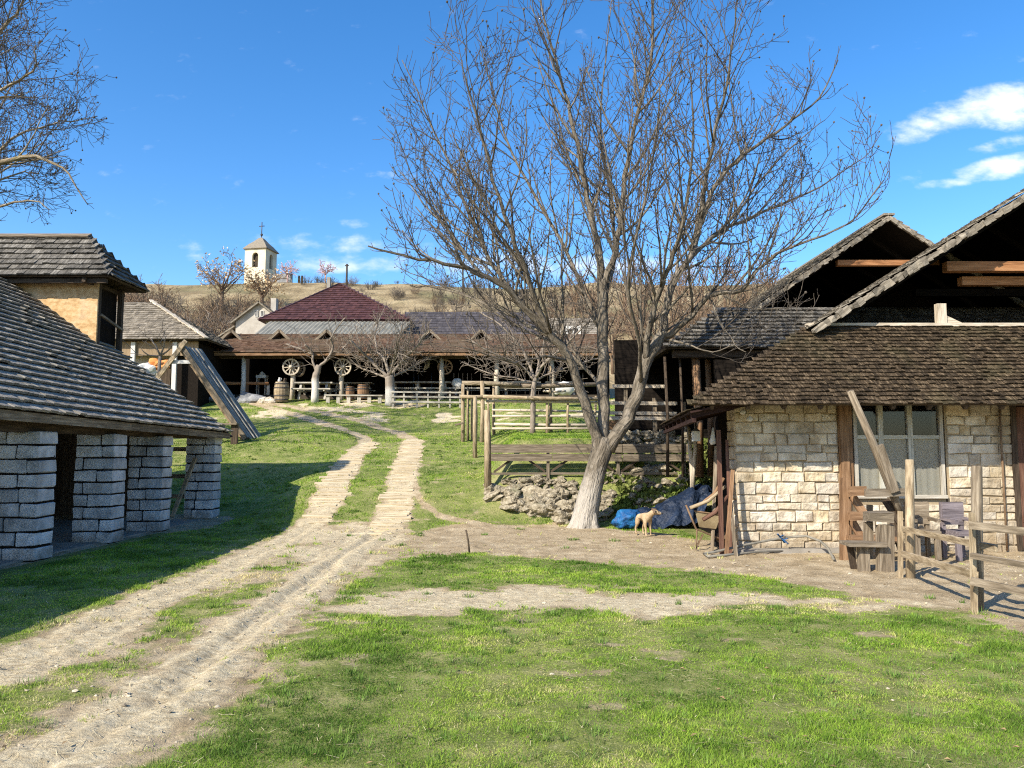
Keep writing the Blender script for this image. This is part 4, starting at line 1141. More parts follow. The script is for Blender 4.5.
def walnut():
    B = gp(584, 527); Y0 = B.y
    T = thing('walnut_tree', 'large bare walnut tree with whitewashed trunk foot and wide twiggy crown', 'tree', B)
    def P(u, v, dy=0): return at(u, v, Y0 + dy)
    C = P(622, 185); Rx, Rz = 5.7, 5.3
    def env(q):
        dx, dy, dz = (q.x - C.x) / Rx, (q.y - C.y) / 4.8, (q.z - C.z) / Rz
        return dx * dx + dy * dy + dz * dz < 1 and q.z > 2.6
    t = Tree(4, .0065, env)
    spec = [(7, .13, .11, .27, (.45, 1.3), .18), (5, .17, .12, .19, (.22, .62), .2), (4, .2, .14, 1, (.1, .2), .5)]
    trunk = [P(583, 535), P(584, 526), P(586, 512), P(591, 490), P(597, 466), P(603, 448), P(606, 438)]
    t.limbs.append((trunk, [.37, .30, .255, .232, .215, .22, .17]))
    for k in range(6):   # root flare
        a = k * 1.05 + .3; d = Vector((math.cos(a), math.sin(a), 0)); t.limbs.append(([trunk[2] + d * .1 + Vector((0, 0, .1)), trunk[1] + d * .24 + Vector((0, 0, .02)), trunk[0] + d * .46 + Vector((0, 0, -.05))], [.12, .10, .05]))
    L = {}
    def limb(k, pts, r0, r1): L[k] = t.limb([P(*p) for p in pts], r0, r1, .025)
    limb('a', [(600, 455, 0), (593, 425, -.1), (580, 392, -.25), (567, 355, -.4), (548, 333, -.6), (525, 307, -.8), (505, 287, -1), (480, 273, -1.3), (445, 263, -1.6), (405, 256, -1.8), (368, 246, -1.9)], .135, .014)
    limb('a2', [(525, 307, -.8), (505, 282, -.6), (485, 250, -.4), (466, 205, 0), (448, 160, .3), (425, 110, .6), (402, 60, .8)], .065, .010)
    limb('a3', [(548, 333, -.6), (535, 300, -.9), (522, 262, -1.3), (505, 215, -1.6), (488, 160, -1.9), (470, 95, -2.2), (462, 60, -2.3)], .07, .010)
    limb('m', [(604, 452, .05), (604, 420, .15), (603, 385, .3), (603, 345, .45), (602, 310, .5), (602, 280, .5)], .13, .115)
    limb('m1', [(602, 285, .5), (599, 255, .5), (592, 220, .55), (585, 186, .6), (577, 145, .7), (568, 103, .8), (555, 60, .9), (543, 15, 1), (535, -40, 1.1)], .095, .014)
    limb('m2', [(602, 285, .5), (612, 262, .4), (620, 225, .2), (625, 176, .1), (634, 130, 0), (645, 90, -.2), (652, 45, -.3), (653, -10, -.4), (658, -60, -.5)], .085, .014)
    limb('m3', [(602, 330, .45), (585, 295, 1.0), (560, 240, 1.6), (526, 180, 2.1), (505, 135, 2.5), (490, 85, 2.7), (480, 45, 2.8)], .06, .010)
    limb('m4', [(603, 300, .5), (615, 250, 1.3), (610, 190, 2.0), (600, 130, 2.5), (605, 60, 2.8), (612, -10, 3)], .06, .010)
    limb('r', [(608, 450, -.02), (627, 418, -.1), (640, 385, -.2), (647, 360, -.3), (656, 345, -.3), (664, 332, -.3)], .15, .115)
    limb('r1', [(662, 336, -.3), (667, 305, -.2), (675, 278, -.1), (690, 257, 0), (703, 215, .2), (718, 182, .3), (737, 161, .4), (766, 139, .6), (795, 118, .8), (820, 98, .9), (838, 60, 1)], .095, .012)
    limb('r1b', [(700, 222, .2), (707, 180, -.3), (716, 130, -.8), (727, 85, -1.2), (733, 40, -1.5), (738, -5, -1.8)], .055, .010)
    limb('r2', [(646, 362, -.3), (650, 325, -.7), (659, 294, -1.0), (670, 264, -1.3), (682, 225, -1.7), (690, 175, -2.1), (694, 120, -2.4), (688, 60, -2.7)], .075, .010)
    limb('r3', [(664, 338, -.3), (685, 321, -.5), (703, 302, -.7), (720, 292, -.9), (740, 291, -1.1), (758, 270, -1.3), (775, 255, -1.5), (810, 240, -1.7), (850, 222, -1.9), (884, 180, -2)], .075, .010)
    limb('r4', [(690, 257, 0), (715, 235, .5), (745, 220, .9), (790, 200, 1.4), (835, 178, 1.8), (872, 150, 2)], .055, .009)
    limb('r5', [(680, 270, -.1), (700, 250, 1.0), (735, 215, 1.8), (765, 175, 2.4), (800, 140, 2.8), (825, 120, 3)], .05, .009)
    limb('b2', [(604, 400, .2), (590, 372, 1.0), (555, 345, 1.8), (515, 325, 2.4), (475, 300, 2.8), (440, 285, 3.1), (400, 268, 3.2)], .05, .009)
    limb('f2', [(640, 385, -.2), (640, 345, -1.1), (628, 290, -2.0), (638, 225, -2.7), (655, 150, -3.3), (660, 80, -3.6)], .05, .009)
    limb('l0', [(548, 335, -.6), (515, 318, .2), (478, 300, .9), (440, 288, 1.3), (405, 284, 1.6)], .05, .009)
    limb('a4', [(480, 273, -1.3), (455, 240, -1.0), (425, 205, -.6), (398, 170, -.3)], .04, .009)
    limb('l1', [(567, 360, -.4), (545, 356, -1.0), (515, 362, -1.5), (480, 352, -1.9), (448, 345, -2.2)], .035, .008)
    limb('l2', [(664, 340, -.3), (690, 345, -.9), (712, 352, -1.3), (735, 345, -1.6)], .028, .008)
    limb('l3', [(709, 298, -.7), (720, 320, -1.0), (735, 345, -1.2), (746, 352, -1.4)], .022, .008)
    for k, lm in L.items():
        lo = {'m': .55, 'r': .6, 'a': .28}.get(k, .14)
        t.dress(lm, .21 if k in ('r1', 'r3', 'r4', 'm1', 'm2', 'a', 'a2', 'a3') else .27, (.9, 2.7), spec, lo, .6, (28, 60))
    # bark with a whitewashed foot
    def wash(N, Lk, out, co):
        g_ = N.new('ShaderNodeNewGeometry'); s = N.new('ShaderNodeSeparateXYZ'); Lk.new(g_.outputs['Position'], s.inputs[0])
        n = N.new('ShaderNodeTexNoise'); n.inputs['Scale'].default_value = 7; n.inputs['Detail'].default_value = 7; n.inputs['Roughness'].default_value = .75; Lk.new(g_.outputs['Position'], n.inputs['Vector'])
        a = N.new('ShaderNodeMath'); a.operation = 'MULTIPLY_ADD'; Lk.new(n.outputs['Fac'], a.inputs[0]); a.inputs[1].default_value = -1.6; a.inputs[2].default_value = 1.85
        b = N.new('ShaderNodeMath'); b.operation = 'SUBTRACT'; Lk.new(a.outputs[0], b.inputs[0]); Lk.new(s.outputs[2], b.inputs[1])
        m = N.new('ShaderNodeMapRange'); m.inputs['From Min'].default_value = -.15; m.inputs['From Max'].default_value = .35; m.inputs['To Max'].default_value = .5; Lk.new(b.outputs[0], m.inputs['Value'])
        x = N.new('ShaderNodeMix'); x.data_type = 'RGBA'; Lk.new(m.outputs[0], x.inputs['Factor']); Lk.new(out, x.inputs['A']); x.inputs['B'].default_value = (.56, .51, .44, 1)
        return x.outputs['Result']
    M['walnut_bark'] = mat('walnut_bark', [(.065, .053, .038), (.15, .125, .093), (.27, .23, .18)], 3.0, (1, 3.0, 3.0), 0, .95, 1.0, 6, .06, extra=wash)
    t.meshes('walnut', T, 'walnut_bark', 'twig', buds=.30, bud_r=.021)
    print('walnut', len(t.limbs), len(t.tw))
walnut()

def corner_tree():
    bx, by = -16.2, 21.5
    B = on(bx, by)
    T = thing('bare_tree', 'bare twiggy tree reaching in above the shed roof at the top left corner', 'tree', B)
    C = at(-60, 60, by); 
    def env(q): return ((q.x - C.x) / 4.9) ** 2 + ((q.y - C.y) / 4.5) ** 2 + ((q.z - C.z) / 6.2) ** 2 < 1
    t = Tree(9, .008, env)
    spec = [(6, .17, .05, .26, (.5, 1.3), .18), (5, .22, .06, .16, (.22, .65), .15), (4, .25, .1, 1, (.1, .2), .5)]
    def P(u, v, dy=0): return at(u, v, by + dy)
    t.limbs.append(([B - Vector((0, 0, .3)), B + Vector((.1, 0, 2)), P(-75, 330), P(-70, 280)], [.34, .28, .25, .22]))
    ls = [[(-70, 285, 0), (-50, 230, -.3), (-20, 180, -.6), (15, 158, -.9), (45, 160, -1.1), (70, 175, -1.3), (88, 205, -1.5)],
          [(-70, 285, 0), (-60, 200, .2), (-45, 120, .4), (-20, 50, .6), (5, -10, .8), (30, -60, 1)],
          [(-50, 230, -.3), (-25, 215, -1.2), (5, 205, -1.8), (30, 200, -2.2), (50, 210, -2.4)],
          [(-45, 120, .4), (-20, 95, -.4), (10, 85, -1.0), (32, 70, -1.4), (36, 45, -1.6)],
          [(-20, 180, -.6), (10, 140, -.2), (35, 128, .1), (62, 122, .4), (90, 118, .6)],
          [(-20, 50, .6), (10, 20, .2), (25, 0, 0), (45, -30, -.2)],
          [(-60, 200, .2), (-30, 160, 1.2), (0, 110, 2), (20, 70, 2.4)],
          [(-70, 285, 0), (-85, 200, 0), (-110, 110, 0), (-130, 20, 0)],
          [(-50, 230, -.3), (-30, 200, 1.0), (0, 180, 1.6), (25, 172, 2.0), (40, 185, 2.2)]]
    for i, l in enumerate(ls):
        lm = t.limb([P(*p) for p in l], [.12, .14, .06, .07, .05, .06, .07, .12, .06][i], .010, .04)
        t.dress(lm, .19, (.8, 2.2), spec, .12, ang=(30, 75))
    t.meshes('bare', T, 'bark', 'twig', buds=.25, bud_r=.026)
    print('corner', len(t.tw))
corner_tree()

def small_tree(name, label, u, v, Y, limbs, r, seed, wash_h, spec, lr, sp_, env_c, env_r, twig='twig_pale'):
    B = at(u, v, Y); B.z = h(B.x, B.y)
    T = thing(name, label, 'tree', B)
    C = at(env_c[0], env_c[1], Y); Rr = env_r
    def env(q): return ((q.x - C.x) / Rr[0]) ** 2 + ((q.y - C.y) / Rr[0]) ** 2 + ((q.z - C.z) / Rr[1]) ** 2 < 1
    t = Tree(seed, .010, env)
    first = True
    for (pts, r0, r1) in limbs:
        P = [at(p[0], p[1], Y + (p[2] if len(p) > 2 else 0)) for p in pts]
        if first: P[0] = B - Vector((0, 0, .1))
        elif not first: r0 *= .62
        lm = t.limb(P, r0, r1, .02)
        if not first: t.dress(lm, sp_, lr, spec, .15, ang=(30, 75))
        first = False
    hz = B.z + wash_h
    def wash(N, Lk, out, co):
        g_ = N.new('ShaderNodeNewGeometry'); s = N.new('ShaderNodeSeparateXYZ'); Lk.new(g_.outputs['Position'], s.inputs[0])
        m = N.new('ShaderNodeMapRange'); m.inputs['From Min'].default_value = hz + .12; m.inputs['From Max'].default_value = hz - .12; m.inputs['To Max'].default_value = .9; Lk.new(s.outputs[2], m.inputs['Value'])
        x = N.new('ShaderNodeMix'); x.data_type = 'RGBA'; Lk.new(m.outputs[0], x.inputs['Factor']); Lk.new(out, x.inputs['A']); x.inputs['B'].default_value = (.52, .49, .43, 1)
        return x.outputs['Result']
    b = mat('pale_bark', [(.16, .13, .10), (.30, .25, .20)], 3, (1, 3, 3), 0, .95, .6, extra=wash)
    t.meshes(name, T, b, twig)
sp3 = [(5, .2, .03, .22, (.35, .9), .15), (4, .25, .04, 1, (.2, .5), .2)]
small_tree('fruit_tree', 'small pruned tree with whitewashed trunk beside the picnic table', 315, 394, 35.2,
           [([(315, 394), (315.5, 380), (317, 372), (319, 366)], .19, .13), ([(317, 372), (313, 362), (312, 352), (305, 345, -.4)], .10, .04), ([(319, 367), (328, 358), (333, 347), (330, 338, -.3)], .11, .04), ([(319, 367), (333, 356, .3), (345, 346, .5), (352, 335, .6)], .08, .03), ([(312, 354), (298, 348, .4), (286, 344, .6)], .06, .03), ([(330, 340, -.3), (338, 326, -.5), (345, 318, -.7)], .05, .025)],
           1, 21, 1.0, sp3, (.5, 1.3), .16, (320, 342), (2.1, 1.6))
small_tree('fruit_tree', 'low spreading pruned tree with white trunk and tangled grey crown behind rail fence', 390, 397, 34.6,
           [([(390, 398), (390, 385), (389, 376)], .24, .20), ([(389, 378), (378, 368), (368, 358), (360, 350, -.5), (350, 340, -.8)], .14, .04), ([(389, 377), (386, 362), (378, 352, .4), (375, 335, .8), (380, 318, 1)], .13, .035), ([(389, 377), (398, 366), (408, 355, -.4), (418, 345, -.8), (428, 330, -1)], .13, .035), ([(389, 376), (394, 360, -.6), (398, 343, -1.2), (402, 325, -1.6)], .11, .03), ([(390, 377), (405, 371, .5), (420, 362, .9), (436, 352, 1.2)], .09, .03), ([(388, 378), (372, 372, .6), (358, 366, 1.0), (345, 352, 1.4)], .09, .03)],
           1, 22, .75, sp3, (.6, 1.9), .085, (395, 340), (2.9, 1.9))
small_tree('fruit_tree', 'pale spreading fruit tree with arching branches behind the pole fence', 533, 436, 27.0,
           [([(533, 434), (533, 405), (534, 386), (535, 378)], .10, .085), ([(534, 380), (524, 368), (510, 360, -.4), (490, 352, -.8), (470, 340, -1)], .09, .025), ([(535, 379), (528, 362, .3), (520, 345, .6), (500, 325, .8), (480, 312, 1)], .09, .025), ([(535, 379), (545, 362, -.4), (560, 350, -.7), (580, 330, -1), (596, 312, -1)], .09, .025), ([(535, 379), (540, 358, .5), (545, 335, .8), (540, 312, 1)], .08, .025), ([(534, 381), (550, 374, .4), (575, 365, .7), (600, 358, 1)], .07, .02), ([(534, 383), (515, 378, .5), (490, 374, .8), (462, 362, 1)], .06, .02), ([(560, 350, -.7), (572, 372, -.9), (586, 392, -1)], .035, .012)],
           1, 23, -.5, sp3, (.6, 1.7), .10, (532, 345), (2.9, 1.5))

# bare trees and brush on the hill behind
def hill_plants():
    protos = []
    M['twig_a'] = M['twig_mid']
    for k in range(3):
        T = thing('hill_tree', '-', 'tree', (0, 0, 0))
        t = Tree(40 + k, .022, None)
        hgt = 6.0
        t.limbs.append(([Vector((0, 0, -.4)), Vector((.05, 0, 1.2)), Vector((0, .1, 2.4))], [.16, .13, .10]))
        sp = [(5, .18, .12, .5, (.9, 1.9), .2), (4, .22, .12, .35, (.4, 1.0), .15), (3, .25, .1, 1, (.2, .4), .3)]
        for q in range(9):
            a = q * 2.4 + k; d = Vector((math.cos(a) * .55, math.sin(a) * .55, 1)).normalized()
            t.shoot(Vector((0, 0, t.u(.8, 2.4))), d, t.u(2.2, 3.8), .055, 0, sp)
        t.meshes('hill_tree', T, 'twig_mid', 'twig_mid', nlimb=4)
        protos.append(T)
    shr = []
    for k in range(3):
        T = thing('brush', '-', 'shrub', (0, 0, 0))
        t = Tree(60 + k, .018, None)
        sp = [(4, .2, .05, .34, (.5, 1.1), .2), (3, .25, .05, 1, (.25, .6), .2)]
        for q in range(34):
            a = t.u(0, 6.3); rr = t.u(0, 1.1); d = Vector((math.cos(a) * t.u(.1, .8), math.sin(a) * t.u(.1, .8), 1)).normalized()
            t.shoot(Vector((math.cos(a) * rr, math.sin(a) * rr, -.1)), d, t.u(1.2, 2.4), .024, 0, sp)
        mb = MB()
        for pts, rad in t.limbs + t.tw: mb.tube(pts, rad, 3, cap=False)
        mb.build('stems', ['twig_mid', 'twig', 'twig_pale'][k], T)
        shr.append(T)
    used = set()
    def put(pl, k, u, v, Y, sc, lab, grp):
        p = at(u, v, Y); loc = Vector((p.x, p.y, h(p.x, p.y)))
        key = (id(pl), k)
        if key not in used:
            used.add(key); o = pl[k]; o.location = loc; o.rotation_euler = (0, 0, rnd.uniform(0, 6)); o.scale = (sc,) * 3; o['label'] = lab
            if grp: o['group'] = grp
        else: o = copy_tree(pl[k], loc, rnd.uniform(0, 6), sc * rnd.uniform(.97, 1.03), lab, grp)
        return o
    L1, G1 = 'bare brown tree in the wood on the slope behind the walnut', 'bare trees on the slope behind the walnut'
    for (u, Y, s) in [(590, 66, 1.1), (612, 62, 1.0), (635, 70, 1.25), (655, 64, 1.1), (672, 74, 1.2), (690, 66, 1.1), (706, 72, 1.25), (724, 64, 1.05), (742, 76, 1.2), (760, 68, 1.1), (560, 72, 1.0), (780, 74, 1.2), (600, 82, 1.3), (645, 88, 1.4), (700, 90, 1.4), (745, 94, 1.4), (625, 100, 1.4), (680, 104, 1.5), (725, 108, 1.5), (575, 92, 1.2), (770, 100, 1.4), (800, 80, 1.2), (820, 90, 1.2)]:
        put(protos, rnd.randrange(3), u, 300, Y, s, L1, G1)
    L2, G2 = 'bare upright tree on the hill left of the church', 'bare upright trees left of the church'
    for (u, Y, s) in [(118, 64, 1.25), (138, 72, 1.1), (150, 78, 1.0), (108, 80, 1.2), (128, 90, 1.1), (165, 96, 1.0)]:
        put(protos, rnd.randrange(3), u, 290, Y, s, L2, G2)
    L3, G3 = 'bare brown bush in the thicket below the church', 'bushes in the thicket below the church'
    for i in range(38):
        u = rnd.uniform(130, 285); Y = rnd.uniform(60, 104)
        if 245 < u and Y < 66: Y += 12
        put(shr, rnd.choice((0, 0, 1, 2)), u, 300, Y, rnd.uniform(1.0, 1.9), L3, G3)
    L4, G4 = 'low dark bush dotted over the dry hillside', 'low bushes dotted over the dry hillside'
    for i in range(120):
        u = rnd.uniform(300, 600); Y = rnd.uniform(80, 148)
        put(shr, rnd.choice((0, 1, 1, 2)), u, 300, Y, rnd.uniform(.3, .85), L4, G4)
    for i in range(24):
        u = rnd.uniform(560, 840); Y = rnd.uniform(58, 110)
        put(shr, rnd.choice((0, 0, 1)), u, 300, Y, rnd.uniform(1.0, 1.7), 'bare bush among the trees on the slope behind the walnut', 'bushes among the trees behind the walnut')
    # two pinkish trees on the crest
    for (u, lab, s, Y) in ((287, 'pinkish budding tree on the crest just right of the church tower', 1.05, 139), (325, 'smaller pinkish budding tree on the crest above the maroon roof', 1.0, 139)):
        p = at(u, 300, Y); T = thing('budding_tree', lab, 'tree', on(p.x, p.y))
        t = Tree(int(u), .045, None)
        sp = [(4, .2, .05, .5, (1.0, 1.8), .2), (3, .3, .05, .3, (.6, 1.2), .15), (3, .3, .05, 1, (.3, .6), .15)]
        t.limbs.append(([T.location - Vector((0, 0, .5)), T.location + Vector((0, 0, 1.4 * s))], [.16, .13]))
        for q in range(8):
            a = q * 2.4; d = Vector((math.cos(a) * .9, math.sin(a) * .9, 1)).normalized()
            t.shoot(T.location + Vector((0, 0, 1.3 * s)), d, t.u(1.4, 2.2) * s, .08, 0, sp)
        t.meshes('bt', T, 'twig_pink', 'twig_pink', nlimb=4)
    # tan-leaved trees before the church
    for (u, Y, s, lab, seed) in ((222, 110, 1.0, 'broad tree still holding tan dead leaves left of the church', 5), (262, 112, .72, 'tree with pale dry leaves hiding the foot of the church tower', 6)):
        p = at(u, 300, Y); T = thing('leafy_tree', lab, 'tree', on(p.x, p.y)); b = T.location
        t = Tree(seed, .03, None)
        sp = [(5, .2, .06, .6, (1.6, 3.0), .2), (4, .25, .04, .4, (.7, 1.5), .15), (3, .3, .05, 1, (.3, .6), .15)]
        t.limbs.append(([b - Vector((0, 0, .5)), b + Vector((0, 0, 3.0 * s))], [.3, .22]))
        for q in range(11):
            a = q * 2.4; d = Vector((math.cos(a) * .9, math.sin(a) * .9, 1)).normalized()
            t.shoot(b + Vector((0, 0, t.u(1.5, 3) * s)), d, t.u(3.6, 5.6) * s, .12, 0, sp)
        t.meshes('lt', T, 'twig_mid', 'twig_mid', nlimb=4)
        mb = MB()
        for (q, d) in t.tips:
            if q.z < b.z + (5.0 if seed == 5 else 3.2) * s * 1 and t.r.random() < .75: continue
            for _ in range(2):
                c = q + rv(.25); a_, b2 = rv(1).normalized() * .16, rv(1).normalized() * .16
                mb.add([c - a_, c + b2, c + a_, c - b2], [(0, 1, 2, 3)])
        mb.build('leaves', 'leaf_tan', T)
    # small thorny sapling by the left cottage
    p = at(157, 365, 27.5); T = thing('sapling', 'forked bare sapling in front of the left cottage', 'tree', on(p.x, p.y)); b = T.location
    t = Tree(77, .012, None)
    top = at(160, 356, 27.5)
    t.limbs.append(([b, Vector((top.x, top.y, top.z))], [.07, .06]))
    for q in ((150, 338), (166, 336), (142, 350), (172, 344)):
        e = at(*q, 27.5 + rnd.uniform(-.4, .4)); lm = t.limb([top, top.lerp(e, .5) + rv(.1), e], .045, .015, .02); t.dress(lm, .2, (.3, .7), sp3, .2)
    t.meshes('sp', T, 'twig_pale', 'twig_pale', nlimb=5)
hill_plants()
# ---------------------------------------------------------------- pavilion and buildings behind
YP = 36.0
def ux(u, Y): return (u - 512) / F * Y
def pavilion():
    T = thing('pavilion', 'long low dining pavilion with rusty brown shingle roof and dark open front', 'pavilion', (-6, 38, 4.1))
    xl, xr = ux(192, 35.4), 4.6
    ye, ze, yt, zt = 35.3, 6.10, 40.4, 7.72
    A, B, C_, D_ = Vector((xl, ye, ze)), Vector((xr, ye, ze)), Vector((xr, yt, zt)), Vector((xl, yt, zt))
    RF = deck([A, B, C_, D_], .06).build('roof', 'wood_dark', T)
    up = D_ - A; mb = MB(); shingles(mb, A + Vector((-.05, -.05, -.02)), (1, 0, 0), up, xr - xl, up.length, .3, .2, .42, .04, jit=.02)
    mb.build('shingle_courses', 'shingle_rust', RF)
    E_, F2 = Vector((xr, 45.5, ze + .1)), Vector((xl, 45.5, ze + .1)); deck([D_, C_, E_, F2], .06).build('back_roof_slope', 'wood_dark', T)
    MB().bar((xl, ye + .03, ze - .09), (xr, ye + .03, ze - .09), .05, .12).build('fascia', 'wood_brown', T)
    MB().bar((xl, 36.0, ze - .12), (xr, 36.0, ze - .12), .18, .2).build('wall_plate', 'wood_dark', T)
    mb = MB(); x = xl + .4
    while x < xr: mb.bar((x, ye + .08, ze - .08), (x, 40.3, ze - .08 + 5.2 * .318), .08, .12); x += .9
    mb.build('rafters', 'wood_dark', T)
    for u in (242, 291.5, 341.5, 391, 441, 497, 552, 604):
        x = ux(u, YP); z0 = h(x, YP)
        MB().tube([(x, YP, z0 - .2), (x + rnd.uniform(-.04, .04), YP, z0 + .9), (x, YP, ze - .1)], [.13, .115, .10], 8, noise=.08).build('post', 'white_paint' if u in (242,) else 'wood_pale', T)
    zf = 4.16
    mb = MB(); x = xl
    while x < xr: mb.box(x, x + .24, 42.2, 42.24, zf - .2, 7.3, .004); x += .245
    mb.build('back_wall', 'shade_joint_black', T)
    for xx in (xl + .05, xr - .05): MB().prism([(xx, 36.2, zf - .3), (xx, 42, zf - .3), (xx, 42, 7.1), (xx, 40.4, 7.62), (xx, 36.2, 6.30)], (.05, 0, 0)).build('end_wall', 'shade_joint_black', T)
    MB().box(xl, xr, 36.1, 42.2, zf - .5, zf + .03).build('floor', 'earth_dark', T)
    # little triangular vents on the roof
    for u, vv in ((232, 334), (280, 334.5), (327, 333), (430, 334), (481, 336), (545, 333)):
        Y = 38.6; p = at(u, vv, Y); zb = ze + (Y - .4 - ye) * .318; zt_ = zb + .55; w = .58
        a, b, c = Vector((p.x - w, Y, zb)), Vector((p.x + w, Y, zb)), Vector((p.x, Y, zt_))
        bk = Vector((0, 2.2, 0))
        mb = MB(); mb.bar(a + Vector((-.12, -.1, -.05)), c + Vector((0, -.1, .05)), .10, .13); mb.bar(b + Vector((.12, -.1, -.05)), c + Vector((0, -.1, .05)), .10, .13)
        V = mb.build('roof_vent', 'wood_grey', T)
        mb = deck([a, c, c + bk, a + bk], .04); q = deck([b, c, c + bk, b + bk], .04); mb.add(q.v, q.f, q.lc); mb.build('vent_roof', 'shingle_rust', V)
pavilion()

def wheel_mesh(parent, r, metal='wood_pale'):
    mb = MB(); n = 24
    pts = [(math.cos(2 * PI * k / n) * r, 0, math.sin(2 * PI * k / n) * r) for k in range(n + 1)]
    for k in range(n):
        p, q = Vector(pts[k]), Vector(pts[k + 1]); mb.bar(p, q + (q - p) * .04, .07, .075, up=(0, 1, 0))
    mb.build('rim', metal, parent)
    MB().tube([(0, -.12, 0), (0, .1, 0)], [.085, .095], 10).build('hub', metal, parent)
    for k in range(10):
        a = 2 * PI * k / 10 + .1; d = Vector((math.cos(a), 0, math.sin(a)))
        MB().bar(d * .07, d * (r - .02), .045, .05, up=(0, 1, 0)).build('spoke', metal, parent)
def wagon_wheel(u, v, Y, r, lab, m, rx=0):
    p = at(u, v, Y); T = thing('wagon_wheel', lab, 'wheel', (0, 0, 0), 'old wagon wheels hung along the pavilion')
    wheel_mesh(T, r, m); T.location = p; T.rotation_euler = (0, 0, rx)
wagon_wheel(291, 367, 35.80, .36, 'pale wagon wheel hung on a post above the barrel', 'wood_pale', .1)
wagon_wheel(299, 369, 36.2, .34, 'darker wagon wheel half hidden behind the pale wheel above the barrel', 'wood_grey', -.5)
wagon_wheel(343, 367, 35.80, .37, 'pale wagon wheel hung on a post right of the whitewashed tree', 'wood_pale', -.1)
wagon_wheel(445, 367, 36.1, .33, 'dim brown wagon wheel hanging in the dark right of the spreading tree', 'wood_brown', .15)

def barrel(u, v, Y, hgt, r, lab, tops=False):
    b = at(u, v, Y); b.z = h(b.x, b.y) + .02
    T = thing('barrel', lab, 'barrel', b)
    n = 16; rows = 7
    mb = MB()
    for k in range(n):
        a0, a1 = 2 * PI * k / n + .012, 2 * PI * (k + 1) / n - .012; vs = []; off = rv(20)
        for j in range(rows + 1):
            t = j / rows; rr = r * (.82 + .18 * math.sin(PI * t) ** .8)
            for a in (a0, a1): vs.append(b + Vector((math.cos(a) * rr, math.sin(a) * rr, t * hgt)))
        mb.add(vs, [(2 * j, 2 * j + 1, 2 * j + 3, 2 * j + 2) for j in range(rows)], [Vector((v.z, k * .3, 0)) + off for v in vs])
    mb.tube([b + Vector((0, 0, hgt * .96)), b + Vector((0, 0, hgt * .975))], r * .83, 16)
    mb.build('staves', 'wood_log' if tops else 'wood_brown', T)
    for t in (.1, .3, .7, .9):
        rr = r * (.82 + .18 * math.sin(PI * t) ** .8) + .008
        mb = MB()
        for k in range(20):
            a, a2 = 2 * PI * k / 20, 2 * PI * (k + 1.05) / 20
            mb.bar(b + Vector((math.cos(a) * rr, math.sin(a) * rr, t * hgt)), b + Vector((math.cos(a2) * rr, math.sin(a2) * rr, t * hgt)), .012, .055)
        mb.build('hoop', 'iron', T)
    return b
b = barrel(281.5, 396, 35.0, .90, .34, 'big wooden barrel with iron hoops standing under the pale wagon wheel', True)
def jug(p, s, lab, m):
    mb = MB(); mb.tube([p, p + Vector((0, 0, .03 * s)), p + Vector((0, 0, .12 * s)), p + Vector((0, 0, .2 * s)), p + Vector((0, 0, .25 * s))], [.05 * s, .075 * s, .085 * s, .04 * s, .045 * s], 10)
    T = thing('jug', lab, 'jug', p); mb.build('jug_body', m, T)
    MB().tube([p + Vector((.045 * s, 0, .23 * s)), p + Vector((.12 * s, 0, .2 * s)), p + Vector((.085 * s, 0, .1 * s))], .011 * s, 5).build('handle', m, T)
jug(b + Vector((-.10, -.05, .88)), .9, 'small pale jug on the left of the big barrel top', 'white_paint')
jug(b + Vector((.14, -.05, .88)), .8, 'small dark jug on the right of the big barrel top', 'wood_dark')
barrel(350, 395, 35.6, .62, .2, 'narrow small wooden keg left of a wider keg near the whitewashed tree')
barrel(363, 395, 35.8, .68, .28, 'wide small wooden keg between the narrow keg and the spreading tree')

def picnic_table(u, v, Y, L_, lab, m, rz=0, hgt=.76):
    b = at(u, v, Y); b.z = h(b.x, b.y)
    T = thing('picnic_table', lab, 'table', b)
    mb = MB()
    for k in range(4): mb.bar(b + Vector((-L_ / 2, -.27 + k * .18, hgt)), b + Vector((L_ / 2, -.27 + k * .18, hgt)), .165, .06, jit=.004)
    mb.build('tabletop', m, T)
    for s in (-1, 1):
        mb = MB(); mb.bar(b + Vector((-L_ / 2 - .02, s * .68, .44)), b + Vector((L_ / 2 + .02, s * .68, .44)), .26, .055, jit=.004); mb.build('seat', m, T)
    for s in (-.34, .34):
        mb = MB(); x = L_ * s
        mb.bar(b + Vector((x, -.6, -.05)), b + Vector((x, -.2, hgt - .03)), .07, .1, up=(1, 0, 0)); mb.bar(b + Vector((x, .6, -.05)), b + Vector((x, .2, hgt - .03)), .07, .1, up=(1, 0, 0)); mb.bar(b + Vector((x, -.78, .38)), b + Vector((x, .78, .38)), .06, .08)
        mb.build('leg_frame', m, T)
picnic_table(315, 395, 35.9, 1.75, 'pale weathered picnic table standing right of the wagon wheel post', 'bleached')
for i, (u, Y, L_, lab) in enumerate([(406, 37.2, 1.6, 'pale dining table behind the left end of the white rail fence'), (432, 37.0, 1.9, 'pale dining table behind the middle of the white rail fence'), (470, 37.2, 1.9, 'pale dining table behind the pole corner of the pen'), (520, 37.0, 2.0, 'pale dining table behind the pen under the arching fruit tree'), (562, 37.0, 1.6, 'pale dining table seen just left of the walnut limbs')]):
    picnic_table(u, 394, Y, L_, lab, 'bleached')
for (u, Y, lab) in ((328, 38.6, 'dim table deep in the pavilion behind the picnic table'), (358, 38.2, 'dim table deep in the pavilion behind the kegs')):
    picnic_table(u, 386, Y, 1.5, lab, 'wood_pale')
